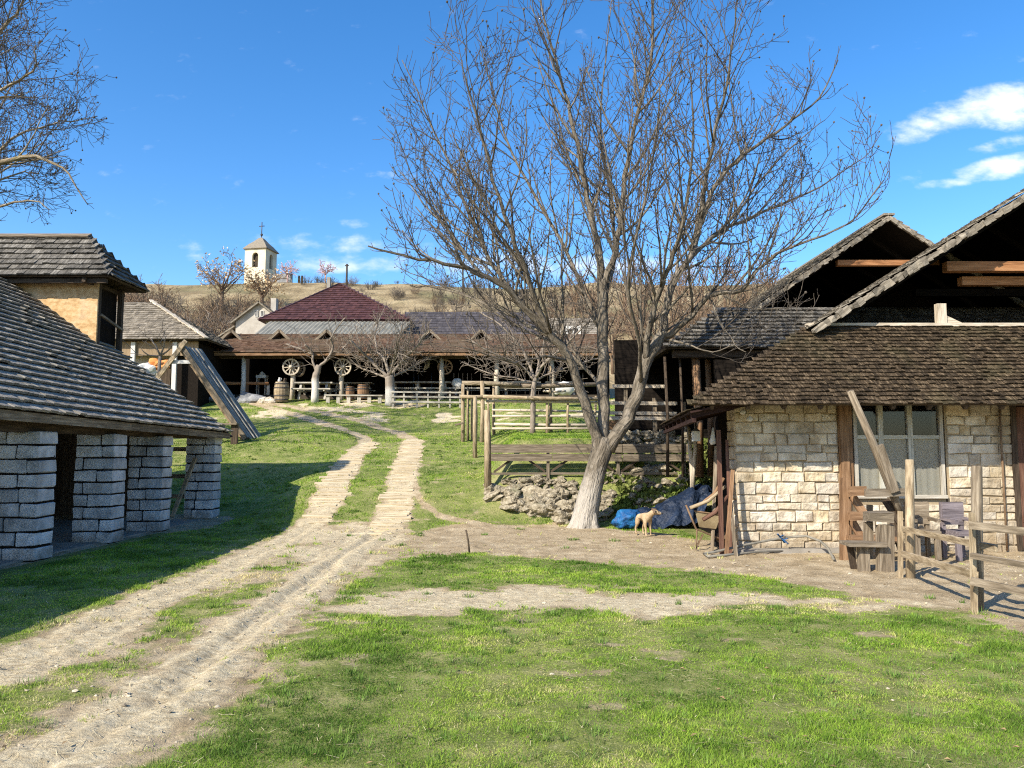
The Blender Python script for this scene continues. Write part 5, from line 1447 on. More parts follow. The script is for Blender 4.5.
def rail_bench(u0, u1, Y, hgt, lab):
    a, b = at(u0, 395, Y), at(u1, 395, Y); a.z = h(a.x, Y); b.z = h(b.x, Y)
    T = thing('rail_bench', lab, 'bench', a)
    MB().bar(a + Vector((0, 0, hgt)), b + Vector((0, 0, hgt)), .24, .055, jit=.005).build('seat', 'bleached', T)
    n = 6
    for i in range(n):
        p = a.lerp(b, (i + .3) / (n - .4)); MB().bar(p + Vector((0, 0, -.1)), p + Vector((0, 0, hgt - .03)), .09, .16, up=(1, 0, 0)).build('leg', 'bleached', T)
rail_bench(325, 383, 34.9, .34, 'long low pale bench in front of the small kegs')

def rail_fence(name, label, cat, posts, rails, m, mr=None, pw=.09, rw=.09, rt=.04, rnd_log=False, group=None, proud=0):
    """posts: (base point, top z); rails: (p, q) world"""
    T = thing(name, label, cat, posts[0][0], group)
    for b, zt in posts:
        mb = MB()
        if rnd_log: mb.tube([Vector(b) - Vector((0, 0, .2)), (Vector(b) + Vector((b.x, b.y, zt))) / 2 + rv(.012), Vector((b.x, b.y, zt))], [pw / 2 * 1.1, pw / 2, pw / 2 * .9], 8, noise=.08)
        else: mb.bar(Vector(b) - Vector((0, 0, .2)), (b.x, b.y, zt), pw, pw, up=(0, 1, 0), jit=.005)
        mb.build('post', m, T)
    for r_ in rails:
        p, q = Vector(r_[0]), Vector(r_[1])
        mb = MB()
        if rnd_log: mb.tube([p, (p + q) / 2 + rv(.02), q], [rw / 2, rw / 2 * 1.05, rw / 2 * .85], 7, noise=.07)
        else: mb.bar(p, q, rt, rw, jit=.004)
        mb.build('rail', mr or m, T)
    return T
# white rail fence before the dining tables
def white_fence():
    Y = 34.3; ps = []; rl = []
    us = (393, 404, 417, 428, 439, 450, 460)
    for u in us: p = at(u, 398, Y); p = on(p.x, p.y); ps.append((p, p.z + .72))
    a, b = ps[0][0], ps[-1][0]
    for dz in (.22, .45, .66): rl.append((Vector((a.x - .1, Y - .06, a.z + dz)), Vector((b.x + .1, Y - .06, b.z + dz))))
    rail_fence('rail_fence', 'low greyish white rail fence before the dining tables', 'fence', ps, rl, 'bleached', pw=.07, rw=.07)
white_fence()
# left end: pole rail, boulders, small stand
def log_rail():
    Y = 36.2; ps = []
    for u in (192, 216, 268): p = at(u, 396, Y); p = on(p.x, p.y); ps.append((p, p.z + .70))
    rail_fence('log_rail', 'orange brown log rail on short pale posts at the pavilion left end', 'rail', ps, [(Vector((ps[0][0].x - .6, Y - .09, 4.76)), Vector((ps[-1][0].x + .05, Y - .09, 4.72)))], 'wood_pale', 'wood_orange', pw=.15, rw=.17, rnd_log=True)
log_rail()
for i, (u, r, lab) in enumerate([(190, .45, 'grey boulder farthest left at the foot of the log rail'), (204, .40, 'grey boulder left of the white pavilion post'), (222, .42, 'grey boulder just left of the white pavilion post'), (252, .50, 'largest grey boulder right of the white pavilion post')]):
    p = at(u, 396, 35.2); mb = MB().blob((0, 0, 0), r, i, .3, 2, (1.25, .8, .62)); o = mb.build('boulder', 'rock_grey'); o.location = on(p.x, 35.2, .1); tag(o, lab, 'boulder', 'boulders below the pavilion')
for i, (u, lab) in enumerate([(262, 'pale broken stone between the largest boulder and the barrel'), (270, 'pale broken stone nearest the barrel')]):
    p = at(u, 396, 34.9); mb = MB().blob((0, 0, 0), .2, i + 8, .35, 1, (1.3, .8, .8)); o = mb.build('stone', 'limestone'); o.location = on(p.x, 34.9, .08); tag(o, lab, 'stone', 'pale stones by the barrel')
def grill_stand():
    p = at(262, 384, 37.0); b = Vector((p.x, p.y, 4.17)); T = thing('serving_stand', 'small white two tier stand inside the pavilion left of the barrel', 'stand', b)
    MB().bar(b + Vector((-.24, 0, .95)), b + Vector((.24, 0, .95)), .4, .14).build('top_tier', 'white_paint', T)
    MB().bar(b + Vector((-.2, 0, .62)), b + Vector((.2, 0, .62)), .36, .10).build('lower_tier', 'white_paint', T)
    for sx in (-.2, .2):
        for sy in (-.14, .14): MB().bar(b + Vector((sx, sy, 0)), b + Vector((sx, sy, .9)), .05, .05, up=(0, 1, 0)).build('leg', 'wood_pale', T)
    MB().tube([b + Vector((0, 0, 1.02)), b + Vector((0, 0, 1.08)), b + Vector((0, 0, 1.2))], [.1, .15, .05], 10).build('finial', 'white_paint', T)
grill_stand()
def hanging_ham(u, v):
    p = at(u, v, 37); mb = MB(); mb.tube([p + Vector((.1, 0, .32)), p + Vector((.04, 0, .1)), p, p + Vector((-.1, 0, -.14)), p + Vector((-.16, 0, -.2))], [.03, .1, .12, .07, .03], 8)
    o = mb.build('hanging_sack', 'wood_pale', loc=p); tag(o, 'small pale sack hanging in the dark opening right of the spreading tree', 'sack')
hanging_ham(427, 366)
def cloth(u, v, Y, r, lab, seed):
    p = at(u, v, Y); vs, fs = ICO[2]; mb = MB(); out = []
    for q in vs:
        n_ = float(fbm(np.array(q.x * 2 + seed), np.array(q.z * 2 + q.y), seed)) - .5; k = 1 + n_ * .9
        out.append(p + Vector((q.x * r * k, q.y * r * .5 * k, q.z * r * .75 * k - (.12 * r if abs(q.x) > .6 else 0))))
    mb.add(out, fs, None, True); o = mb.build('white_sack', 'white_paint', loc=p); tag(o, lab, 'sack')
cloth(563, 389, 33.6, .42, 'plump white sack resting by the rails behind the pen left of the walnut', 3)
cloth(457, 383, 36.6, .28, 'small white sack by the pavilion just left of the pole pen', 8)

def plain_house(name, label, wall, roof, x0, x1, y0, y1, zb, ze, zr, ridge='x', rm='slate', expo=.35, over=.25):
    T = thing(name, label, 'house', ((x0 + x1) / 2, y0, zb))
    w = MB().box(x0, x1, y0, y1, zb, ze)
    if ridge == 'y': w.prism([(x0, y0, ze), (x1, y0, ze), ((x0 + x1) / 2, y0, zr - .02)], (0, y1 - y0, 0))
    w.build('wall', wall, T)
    if ridge == 'x':
        ym = (y0 + y1) / 2
        A, B, E, F_ = Vector((x0 - over, y0 - over, ze - .1)), Vector((x1 + over, y0 - over, ze - .1)), Vector((x1 + over, ym, zr)), Vector((x0 - over, ym, zr))
        C_, D_ = Vector((x1 + over, y1 + over, ze - .1)), Vector((x0 - over, y1 + over, ze - .1))
        mb = deck([A, B, E, F_], .08); q = deck([D_, C_, E, F_], .08); mb.add(q.v, q.f, q.lc)
        up = F_ - A; shingles(mb, A, (1, 0, 0), up, x1 - x0 + 2 * over, up.length, expo, expo, expo * 1.2, .03)
    else:
        xm = (x0 + x1) / 2
        A, B, E, F_ = Vector((x0 - over, y0 - over, ze - .1)), Vector((x0 - over, y1, ze - .1)), Vector((xm, y1, zr)), Vector((xm, y0 - over, zr))
        C_, D_ = Vector((x1 + over, y0 - over, ze - .1)), Vector((x1 + over, y1, ze - .1))
        mb = deck([A, B, E, F_], .1); q = deck([C_, D_, E, F_], .1); mb.add(q.v, q.f, q.lc)
        up = F_ - A; shingles(mb, A, (0, 1, 0), up, y1 - y0 + over, up.length, expo, expo, expo * 1.2, .03)
        up = F_ - C_; shingles(mb, C_, (0, 1, 0), up, y1 - y0 + over, up.length, expo, expo, expo * 1.2, .03)
    mb.build('roof', rm, T)
    return T
def window_on(T, x, z, w, hh, y, frame='white_paint', gl_='black'):
    mb = MB(); f = w * .16
    mb.box(x - w / 2, x - w / 2 + f, y - .05, y + .02, z - hh / 2, z + hh / 2); mb.box(x + w / 2 - f, x + w / 2, y - .05, y + .02, z - hh / 2, z + hh / 2)
    mb.box(x - w / 2 + f, x + w / 2 - f, y - .05, y + .02, z + hh / 2 - f, z + hh / 2); mb.box(x - w / 2 + f, x + w / 2 - f, y - .05, y + .02, z - hh / 2, z - hh / 2 + f)
    mb.box(x - f / 3, x + f / 3, y - .045, y + .02, z - hh / 2 + f, z + hh / 2 - f)
    o = mb.build('window', frame, T); MB().box(x - w / 2 + f, x + w / 2 - f, y - .02, y - .01, z - hh / 2 + f, z + hh / 2 - f).build('pane', gl_, o)

def maroon_house():
    Y = 50.0
    T = thing('maroon_roof_house', 'house with steep maroon tiled hip roof and grey corrugated lower roof', 'house', (ux(330, Y), Y, 5))
    x0, x1 = ux(255.5, Y), ux(408, Y); ax = ux(337, 55); zt = 1.6 + 167.5 * 55 / F; ze = 1.6 + 131 * Y / F; yb = 60
    A, B, C_, D_ = Vector((x0, Y, ze)), Vector((x1, Y, ze)), Vector((x1, yb, ze)), Vector((x0, yb, ze)); E = Vector((ax, 55, zt))
    mb = MB()
    for q in ((A, B, E), (B, C_, E), (C_, D_, E), (D_, A, E)):
        d = deck(q, .08); mb.add(d.v, d.f, d.lc)
    RF = mb.build('hip_roof', 'maroon', T)
    mb = MB(); up = Vector((0, 5, zt - ze)); Sl = up.length; L_ = x1 - x0; fa = (ax - x0)
    shingles(mb, A + Vector((0, -.03, 0)), (1, 0, 0), up, L_, Sl, .36, .24, .24, .05, clip=lambda b: (fa * b / Sl, L_ - (L_ - fa) * b / Sl), jit=.0, regular=True)
    up = Vector((ax - x1, 0, zt - ze)); Sl2 = up.length; shingles(mb, B + Vector((.03, 0, 0)), (0, 1, 0), up, 10, Sl2, .36, .24, .24, .05, clip=lambda b: (5 * b / Sl2, 10 - 5 * b / Sl2), jit=0, regular=True)
    mb.build('tile_courses', 'maroon', RF)
    mb = MB(); mb.bar(A + Vector((0, 0, .05)), E + Vector((0, 0, .08)), .2, .08); mb.bar(B + Vector((0, 0, .05)), E + Vector((0, 0, .08)), .2, .08); mb.build('ridge_cap', 'maroon', RF)
    p = at(329, 288, 54.5); MB().box(p.x - .12, p.x + .12, 54.3, 54.6, p.z - 1.0, p.z + .75).build('chimney', 'concrete', RF)
    MB().box(x0 + .4, x1 - .4, Y + .3, yb - .3, 4.5, ze).build('wall', 'plaster', T)
    # lower sheet-metal roof, corrugated
    y0 = 44.6; xa, xb = ux(248, y0), ux(398, y0); xc, xd = ux(266, 49.8), ux(410, 49.8); za = 1.6 + 113.5 * y0 / F; zb = ze - .12
    n = 70; vs = []; fs = []
    for i in range(n + 1):
        t = i / n; o_ = .045 * (.5 if i % 2 else -.5)
        vs += [Vector((xa + (xb - xa) * t, y0, za + o_)), Vector((xc + (xd - xc) * t, 49.9, zb + o_))]
    for i in range(n): fs.append((2 * i, 2 * i + 2, 2 * i + 3, 2 * i + 1))
    k = len(vs); vs += [v - Vector((0, 0, .03)) for v in vs]; fs += [tuple(k + j for j in reversed(f)) for f in fs]
    MB().add(vs, fs).build('lower_roof', 'sheet', T)
    MB().box(xa + .5, xb - .3, y0 + .4, Y, 4.5, za - .08).build('lower_wall', 'plaster', T)
maroon_house()
def slate_house():
    Y = 49; x0, x1 = ux(399, Y), ux(541, Y); ze = 1.6 + 106 * Y / F; zr = 1.6 + 139 * 53 / F
    T = plain_house('slate_roof_house', 'long house with dark slate roof right of the maroon roof', 'plaster', None, x0, x1, Y, Y + 8, 4.5, ze, zr, 'x', 'slate', .4)
    MB().box(x0 + .05, x0 + .5, Y + .5, Y + 1.1, ze, ze + 1.5).build('chimney', 'plaster', T)
slate_house()
def white_house():
    Y = 47; x0, x1 = ux(553, Y), ux(604, Y); ze = 1.6 + 111 * Y / F; zr = 1.6 + 134 * (Y + 3) / F
    T = plain_house('white_house', 'white walled house with one window glimpsed through the walnut limbs', 'plaster', None, x0, x1, Y, Y + 7, 4.3, ze + .1, zr, 'x', 'shingle_old', .4)
    window_on(T, ux(573.5, Y), 1.6 + 117 * Y / F - .15, .95, 1.2, Y - .02)
white_house()
def gable_house():
    Y = 62; xm = ux(256.5, Y); zr = 1.6 + 149.5 * Y / F; ze = 1.6 + 129 * Y / F
    T = plain_house('gable_house', 'small pale gabled house with twin attic windows below the church', 'plaster', None, xm - 1.9, xm + 1.9, Y, Y + 9, 6, ze, zr, 'y', 'shingle_old', .3, .35)
    for dx in (-.22, .22): window_on(T, xm + dx, 1.6 + 137.5 * Y / F, .26, .5, Y - .02)
    p = at(274, 308, 63.5); MB().box(p.x - .22, p.x + .22, 63.3, 63.9, p.z - 1.8, p.z + .8).build('chimney', 'plaster', T)
    # long dark lean-to slope on its left
    A, B, C_, D_ = Vector((xm - 1.9, Y + .2, ze - .1)), Vector((xm - 1.9, Y + 8, ze - .1)), Vector((xm - 6.5, Y + 8, ze - 3.2)), Vector((xm - 6.5, Y + .2, ze - 3.2))
    deck([A, B, C_, D_], .1).build('lean_to_roof', 'shingle_old', T)
gable_house()
def left_cottage():
    Y = 33.0; ze = 1.6 + 111.5 * Y / F; xr = ux(204, Y); xl = xr - 12; ym = Y + 3.2; zr = 1.6 + 149 * ym / F; rx = ux(147, ym)
    T = thing('cottage', 'old white cottage with grey shingle hip roof behind the shed', 'cottage', (xr - 4, Y, 4))
    A, B = Vector((xl, Y, ze)), Vector((xr, Y, ze)); C_, D_ = Vector((xr, Y + 6.4, ze)), Vector((xl, Y + 6.4, ze)); E, F_ = Vector((rx, ym, zr)), Vector((xl, ym, zr))
    mb = deck([A, B, E, F_], .06)
    for q in ((B, C_, E), (C_, D_, F_, E)):
        d = deck(q, .06); mb.add(d.v, d.f, d.lc)
    RF = mb.build('hip_roof', 'wood_dark', T)
    up = Vector((0, 3.2, zr - ze)); Sl = up.length; L_ = xr - xl
    mb = MB(); shingles(mb, A + Vector((0, -.04, -.02)), (1, 0, 0), up, L_, Sl, .21, .12, .24, .035, clip=lambda b: (0, L_ - (xr - rx) * b / Sl))
    up = Vector((rx - xr, 0, zr - ze)); S2 = up.length; shingles(mb, B + Vector((.04, 0, -.02)), (0, 1, 0), up, 6.4, S2, .21, .12, .24, .035, clip=lambda b: (3.2 * b / S2, 6.4 - 3.2 * b / S2))
    mb.build('shingle_courses', 'shingle_old', RF)
    mb = MB()
    for i in range(22):
        p, q = B.lerp(E, i / 22), B.lerp(E, (i + 1.2) / 22); mb.bar(p + Vector((0, -.03, .06)) + rv(.02), q + Vector((0, -.03, .09)) + rv(.02), .2, .05, jit=.01)
    mb.build('hip_cap', 'wood_pale', RF)
    MB().box(xl, xr - 1.75, Y + .9, Y + 5.5, 3.4, ze - .1).build('wall', 'plaster', T)
    MB().box(xr - 1.74, xr - .55, Y + .6, Y + 5.5, 3.0, ze - .1).build('porch_shade_block', 'shade_joint_black', T)  # added near-black block in place of plaster, painted shade under the porch
    MB().box(xl, xr - .5, Y + .32, Y + .42, ze - .68, ze - .06).build('reed_screen', 'reed', T)
    for u in (131, 173): x = ux(u, Y + .3); MB().box(x - .09, x + .09, Y + .2, Y + .31, 3.7, ze - .1).build('porch_post', 'white_paint', T)
    MB().box(ux(150, Y), ux(160, Y), Y + .85, Y + .91, 4.0, ze - .75).build('door', 'wood_dark', T)
left_cottage()
def orange_cloth():
    Y = 31.5; a, b = at(148, 369, Y), at(167, 358, Y)
    o = MB().blob(((a.x + b.x) / 2, Y, a.z + .15), .42, 5, .3, 2, (1.0, .5, .55)).build('orange_cover', 'orange', loc=((a.x + b.x) / 2, Y, a.z)); tag(o, 'orange cover in front of the left cottage wall', 'cover')
    c = at(144, 372, Y - .4); o = MB().blob(c, .36, 15, .3, 2, (1.1, .5, .8)).build('white_bundle', 'white_paint', loc=c); tag(o, 'white bundle below left of the orange cover', 'bundle')
orange_cloth()

def church():
    Y = 146.0; cx = ux(256.5, Y); w = 2.15; zb = h(cx, Y) - 4; zt = 1.6 + 201.5 * Y / F
    T = thing('church_tower', 'cream church bell tower with pyramid roof and cross on the hill', 'church', (cx, Y, zb)); rz = R(-11)
    m = Matrix.Rotation(rz, 4, 'Z'); c0 = Vector((cx, Y, 0))
    def X(x, y, z): return c0 + m @ Vector((x, y, 0)) + Vector((0, 0, z))
    # four walls, each with an arched belfry opening
    zo0, zo1 = zt - 3.6, zt - 1.35; ow = .62
    mb = MB()
    for k in range(4):
        mm = Matrix.Rotation(k * PI / 2, 4, 'Z')
        def Wp(x, z, d): return c0 + m @ (mm @ Vector((x, -w + d, 0))) + Vector((0, 0, z))
        arc = [(ow * math.cos(a), zo1 + ow * math.sin(a)) for a in [PI - PI * i / 8 for i in range(9)]]
        polys = [[(-w, zb), (w, zb), (w, zo0), (-w, zo0)], [(-w, zo0), (-ow, zo0), (-ow, zo1), (-w, zo1)], [(ow, zo0), (w, zo0), (w, zo1), (ow, zo1)],
                 [(-w, zo1)] + arc[:5] + [(0, zt), (-w, zt)], [(w, zo1), (w, zt), (0, zt)] + arc[4:]]
        for p in polys: mb.add([Wp(x, z, 0) for x, z in p], [tuple(range(len(p)))])
        loop = [(-ow, zo0)] + arc + [(ow, zo0)]
        for (a, b) in zip(loop, loop[1:] + loop[:1]): mb.add([Wp(*a, 0), Wp(*b, 0), Wp(*b, .5), Wp(*a, .5)], [(0, 1, 2, 3)])
    mb.build('tower_wall', 'plaster_church', T)
    core = MB(); q = w - .55
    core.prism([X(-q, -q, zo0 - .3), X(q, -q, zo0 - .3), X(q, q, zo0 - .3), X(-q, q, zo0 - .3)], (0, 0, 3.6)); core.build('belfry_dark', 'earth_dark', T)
    # cornice and two-pitch roof
    mb = MB(); prof = [(w + .32, zt), (w + .32, zt + .12), (w - .5, zt + 1.15), (1.05, zt + 1.75), (.45, zt + 2.5), (.06, zt + 2.75)]
    vs = []; fs = []
    for (q, z) in prof: vs += [X(-q, -q, z), X(q, -q, z), X(q, q, z), X(-q, q, z)]
    for i in range(len(prof) - 1):
        for k in range(4): fs.append((i * 4 + k, i * 4 + (k + 1) % 4, i * 4 + 4 + (k + 1) % 4, i * 4 + 4 + k))
    fs.append((3, 2, 1, 0)); mb.add(vs, fs); RF = mb.build('roof', 'shingle_old', T)
    z = zt + 2.6
    mb = MB(); mb.tube([X(0, 0, z), X(0, 0, z + 3.2)], .09, 6); mb.tube([X(-.55, 0, z + 2.4), X(.55, 0, z + 2.4)], .08, 6); mb.blob(X(0, 0, z + .7), .26, 1, 0, 1); mb.build('cross', 'iron', RF)
    # low nave roof behind the trees
    # churchyard wall pieces beside it
church()
def churchyard_wall():
    a, b = at(272, 282, 140), at(292, 282, 140); T = MB()
    za = h(a.x, 140); T.bar((a.x, 140, za + .5), (b.x, 140, h(b.x, 140) + .5), .5, 2.0, jit=.05)
    o = T.build('dark_wall', 'rock_grey', loc=(a.x, 140, za)); tag(o, 'low dark wall at the foot of the church tower on its right', 'wall')
churchyard_wall()
for i, (u, lab) in enumerate([(299, 'left of two small dark upright stones on the hill crest'), (302, 'right of two small dark upright stones on the hill crest')]):
    p = at(u, 280, 139); z = h(p.x, 139); mb = MB(); mb.bar((p.x, 139, z - .3), (p.x, 139, z + 1.1), .4, .25, up=(0, 1, 0), w1=.34, t1=.2); mb.blob((p.x, 139, z + 1.15), .2, i, .1, 1)
    o = mb.build('upright_stone', 'earth_dark', loc=(p.x, 139, z)); tag(o, lab, 'stone', 'dark stones on the crest')
for i, (u, v0, v1, Y, lab, w) in enumerate([(347, 264, 300, 120, 'dark thick pole standing alone on the crest above the maroon roof', .24), (463, 262, 300, 110, 'thin utility pole on the crest left of the walnut', .18)]):
    p = at(u, v0, Y); z = h(p.x, Y); mb = MB(); mb.tube([(p.x, Y, z - .5), (p.x, Y, p.z)], [w * .7, w * .6], 8)
    T = thing('pole', lab, 'pole', (p.x, Y, z)); mb.build('shaft', 'earth_dark', T)
    MB().bar((p.x - w * 1.2, Y, p.z - w), (p.x + w * 1.2, Y, p.z - w), .15, .15).build('crossarm', 'earth_dark', T)
def cable():
    a, b = Vector((-38, 70, 21.0)), Vector((-2, 70, 16.6)); pts = [a.lerp(b, i / 16) - Vector((0, 0, 2.2 * 4 * (i / 16) * (1 - i / 16) * .3)) for i in range(17)]
    o = MB().tube(pts, .022, 4).build('cable', 'iron', loc=a); tag(o, 'thin overhead cable strung across the slope below the church', 'cable')
    o['category'] = 'cable'

# ---------------------------------------------------------------- A frame hut
def a_frame():
    Y = 26.0; A = at(183, 347, Y); Rb = at(246, 439, Y); Lb = Vector((2 * A.x - Rb.x, Y, Rb.z))
    dp = Vector((.26, .68, 0))
    T = thing('leaning_shelter', 'open shelter of one broad weathered slab propped on a thin slanting beam', 'shelter', (A.x, Y, Rb.z))
    sl = (Rb - A).normalized(); n = Vector((-sl.z, 0, sl.x)); n = n if n.x > 0 else -n
    mb = MB(); k = 0; y = 0.0
    W_ = dp.length; L_ = (Rb - A).length; dd = dp.normalized()
    while y < W_ - .02:                     # long boards running down the slope
        w = rnd.uniform(.12, .2); p = A + dd * (y + w / 2) + n * rnd.uniform(.02, .06); q = p + sl * (L_ + rnd.uniform(-.06, .14))
        mb.bar(p, q, w, .05, up=n, jit=.012); y += w + .004
    mb.build('right_roof_slope', 'silver', T)
    d = MB().prism([A + n * -.02, Rb + n * -.02, Rb + n * -.02 + dp, A + n * -.02 + dp], n * -.14); d.build('right_thatch', 'reed', T)
    sl2 = (Lb - A).normalized(); n2 = Vector((-n.x, 0, n.z))
    mb = MB(); f = Vector((0, -.06, 0))
    mb.bar(A + f + sl * -.15, Rb + f, .06, .15, up=n, jit=.006); MB_ = mb
    mb.build('right_gable_board', 'weathered_board', T)
    MB().bar(A + f * 2.1 + sl2 * -.25, Lb + f * 2.1, .06, .15, up=n2, jit=.006).build('left_gable_board', 'wood_log', T)
    c = at(176, 362, Y); MB().bar(Vector((A.x - .48, Y - .02, c.z)), Vector((A.x + .42, Y - .02, c.z)), .08, .12).build('cross_bar', 'white_paint', T)
a_frame()
def low_bench():
    a, b = at(212, 424, 25.4), at(238, 424, 25.4); T = thing('low_bench', 'low dark bench beside the foot of the leaning slab shelter', 'bench', on(a.x, 25.4))
    MB().bar(a, b, .3, .05).build('seat', 'wood_grey', T)
    for t in (.12, .88): p = a.lerp(b, t); MB().bar(Vector((p.x, p.y, h(p.x, p.y) - .1)), p - Vector((0, 0, .03)), .08, .22, up=(1, 0, 0)).build('leg', 'wood_dark', T)
low_bench()

# ---------------------------------------------------------------- fences in the middle
def board_fence():
    Y = 17.9
    def P(u, v, y=Y): return at(u, v, y)
    T = thing('board_fence', 'long fence of two wide weathered boards with braces behind the rock heap', 'fence', P(488, 475))
    p = P(488, 477); MB().tube([p - Vector((0, 0, .3)), P(487.5, 440), P(487, 410)], [.085, .08, .07], 8, noise=.08).build('end_post', 'wood_log', T)
    for (v0, v1, k) in ((444, 452.5, 0), (454, 461, 1)):
        segs = [(491, 552), (552.5, 622), (622.5, 692)]
        for a, b in segs: MB().bar(P(a, (v0 + v1) / 2 + rnd.uniform(-.4, .4), Y - .07 - k * .012), P(b, (v0 + v1) / 2 + rnd.uniform(-.4, .4), Y - .07 - k * .012), .035, (v1 - v0) / F * Y, jit=.006).build('board', 'weathered_board', T)
    for a, b in ((491, 592), (592.5, 692)): MB().bar(P(a, 473.5), P(b, 473.5), .04, .05, jit=.006).build('bottom_rail', 'weathered_board', T)
    for u in (548, 618, 684):
        q = P(u, 470); MB().bar(Vector((q.x, Y, min(h(q.x, Y) - .15, 1.0))), P(u, 446), .07, .09, up=(0, 1, 0)).build('post', 'weathered_board', T)
        for s in (-1, 1): MB().bar(P(u + s * 3, 471.5), P(u + s * 19, 460.5), .04, .05).build('brace', 'wood_dark', T)
    MB().bar(P(494, 472), P(510, 460.5), .04, .05).build('brace', 'wood_dark', T)
board_fence()
def pole_pen():
    Y = 27.0
    def P(u, v, y=Y): return at(u, v, y)
    T = thing('pole_pen', 'rustic pen of upright poles and log rails in the middle', 'pen', P(480, 433))
    for (u, vt, w, dy) in [(463, 384, .13, 0), (468, 388, .09, .3), (472, 397, .08, .5), (476, 397, .09, .9), (482, 381, .16, -.1), (488, 398, .09, 1.3), (494, 385, .12, 1.6), (551, 366, .12, .8), (547, 402, .10, 0), (568, 398, .09, 0), (596, 396, .10, .4)]:
        b = P(u, 432, Y + dy); z = h(b.x, b.y); t = P(u, vt, Y + dy)
        MB().tube([(b.x, b.y, z - .2), (b.x + rnd.uniform(-.03, .03), b.y, (z + t.z) / 2), (t.x, t.y, t.z)], [w / 2 * 1.1, w / 2, w / 2 * .9], 7, noise=.1).build('upright_pole', 'wood_log', T)
    for (u0, v0, u1, v1, w, dy, m) in [(460, 396.5, 487, 396.5, .13, -.16, 'wood_log'), (483, 396.5, 600, 399, .14, -.18, 'wood_log'), (486, 401, 604, 402.5, .10, -.02, 'wood_pale'), (462, 383, 520, 385, .16, .1, 'bark'), (500, 386, 600, 384, .16, .2, 'wood_grey'), (492, 410, 600, 412, .09, 1.3, 'wood_pale'), (492, 416, 600, 416.5, .09, .1, 'wood_pale'), (494, 424, 604, 425, .11, .1, 'wood_pale'), (492, 428.5, 606, 428.5, .08, .0, 'wood_pale'), (543, 391, 566, 391, .08, 1.2, 'wood_pale')]:
        a, b = P(u0, v0, Y + dy), P(u1, v1, Y + dy)
        MB().tube([a, (a + b) / 2 + rv(.03), b], [w / 2, w / 2 * 1.05, w / 2 * .9], 7, noise=.08).build('rail', m, T)
    # sitting plank end at the pen corner
    MB().bar(P(455, 425, 26.6), P(463, 423, 26.6), .25, .06).build('step_board', 'wood_grey', T)
pole_pen()
def lone_post():
    b = on(at(475, 452, 23.6).x, 23.6); t = at(475, 396, 23.6)
    o = MB().tube([b - Vector((0, 0, .2)), (b + t) / 2 + rv(.02), t], [.07, .065, .055], 8, noise=.08).build('round_post', 'wood_log', loc=b); tag(o, 'single round wooden post on the grass in front of the pole pen', 'post')
lone_post()
def barn_rails():
    Y = 19.25; ps = []; rl = []
    for u, vt in ((626, 386), (655, 398), (684, 402)):
        p = at(u, 432, Y); p = on(p.x, p.y); ps.append((p, at(u, vt, Y).z))
    for v in (403, 413, 418): rl.append((at(608, v, Y - .08), at(677, v + .6, Y - .08)))
    rl.append((at(612, 386, Y - .08), at(665, 386.5, Y - .08)))
    rail_fence('barn_rail_fence', 'pale sunlit rail fence in front of the dark second barn', 'fence', ps, rl, 'wood_grey', 'wood_pale', pw=.09, rw=.085)
    a = at(596, 422, 20.0); o = MB().bar(at(605, 426, 20), at(617, 426, 20), .5, .28, jit=.01).build('wooden_crate', 'wood_brown', loc=at(611, 430, 20)); tag(o, 'brown wooden box glimpsed in the walnut fork before the barn', 'box')
barn_rails()
# ---------------------------------------------------------------- rocks
def rocks():
    protos = []
    for k in range(7):
        mb = MB().blob((0, 0, 0), 1, 100 + k * 7, .42, 2, (1, .78, .62)); 
        me = mb.build('rock', 'rock'); me.data.polygons.foreach_set('use_smooth', [False] * len(me.data.polygons)); protos.append(me)
    used = set()
    def put(p, r, lab, grp, m=None):
        k = rnd.randrange(7); o = protos[k]
        if k in used: o = o.copy(); COL.objects.link(o)
        used.add(k); o.location = p; o.scale = (r * rnd.uniform(.8, 1.35), r * rnd.uniform(.8, 1.2), r * rnd.uniform(.75, 1.15)); o.rotation_euler = (rnd.uniform(-.5, .5), rnd.uniform(-.5, .5), rnd.uniform(0, 6)); tag(o, lab, 'rock', grp)
    for i in range(105):
        u = rnd.uniform(490, 598); t = rnd.random()
        lim = 518 - 12 * abs((u - 560) / 60) if u < 560 else 520
        vtop = 481 if u > 520 else 481 + (520 - u) * .12
        v = vtop + (lim - vtop) * t
        if u < 500 and v > 500: continue
        p = gp(u, v); put(p + Vector((0, -.02, .03)), rnd.uniform(.09, .23) * (1.15 if t > .4 else .7), 'angular limestone rock in the tumbled heap left of the walnut trunk', 'rocks in the heap by the walnut')
    for i in range(70):
        u = rnd.uniform(600, 700); v = rnd.uniform(470, 520); p = gp(u, v)
        put(p + Vector((0, 0, .02)), rnd.uniform(.07, .19), 'mossy rock in the bank behind the dog', 'mossy rocks in the bank behind the dog')
    for i in range(80):
        u = rnd.uniform(604, 690); v = rnd.uniform(433, 455); p = at(u, v, rnd.uniform(18.7, 18.95))
        put(p, rnd.uniform(.1, .2), 'pale rock of the retaining edge below the barn rails', 'rocks of the edge below the barn rails')
rocks()
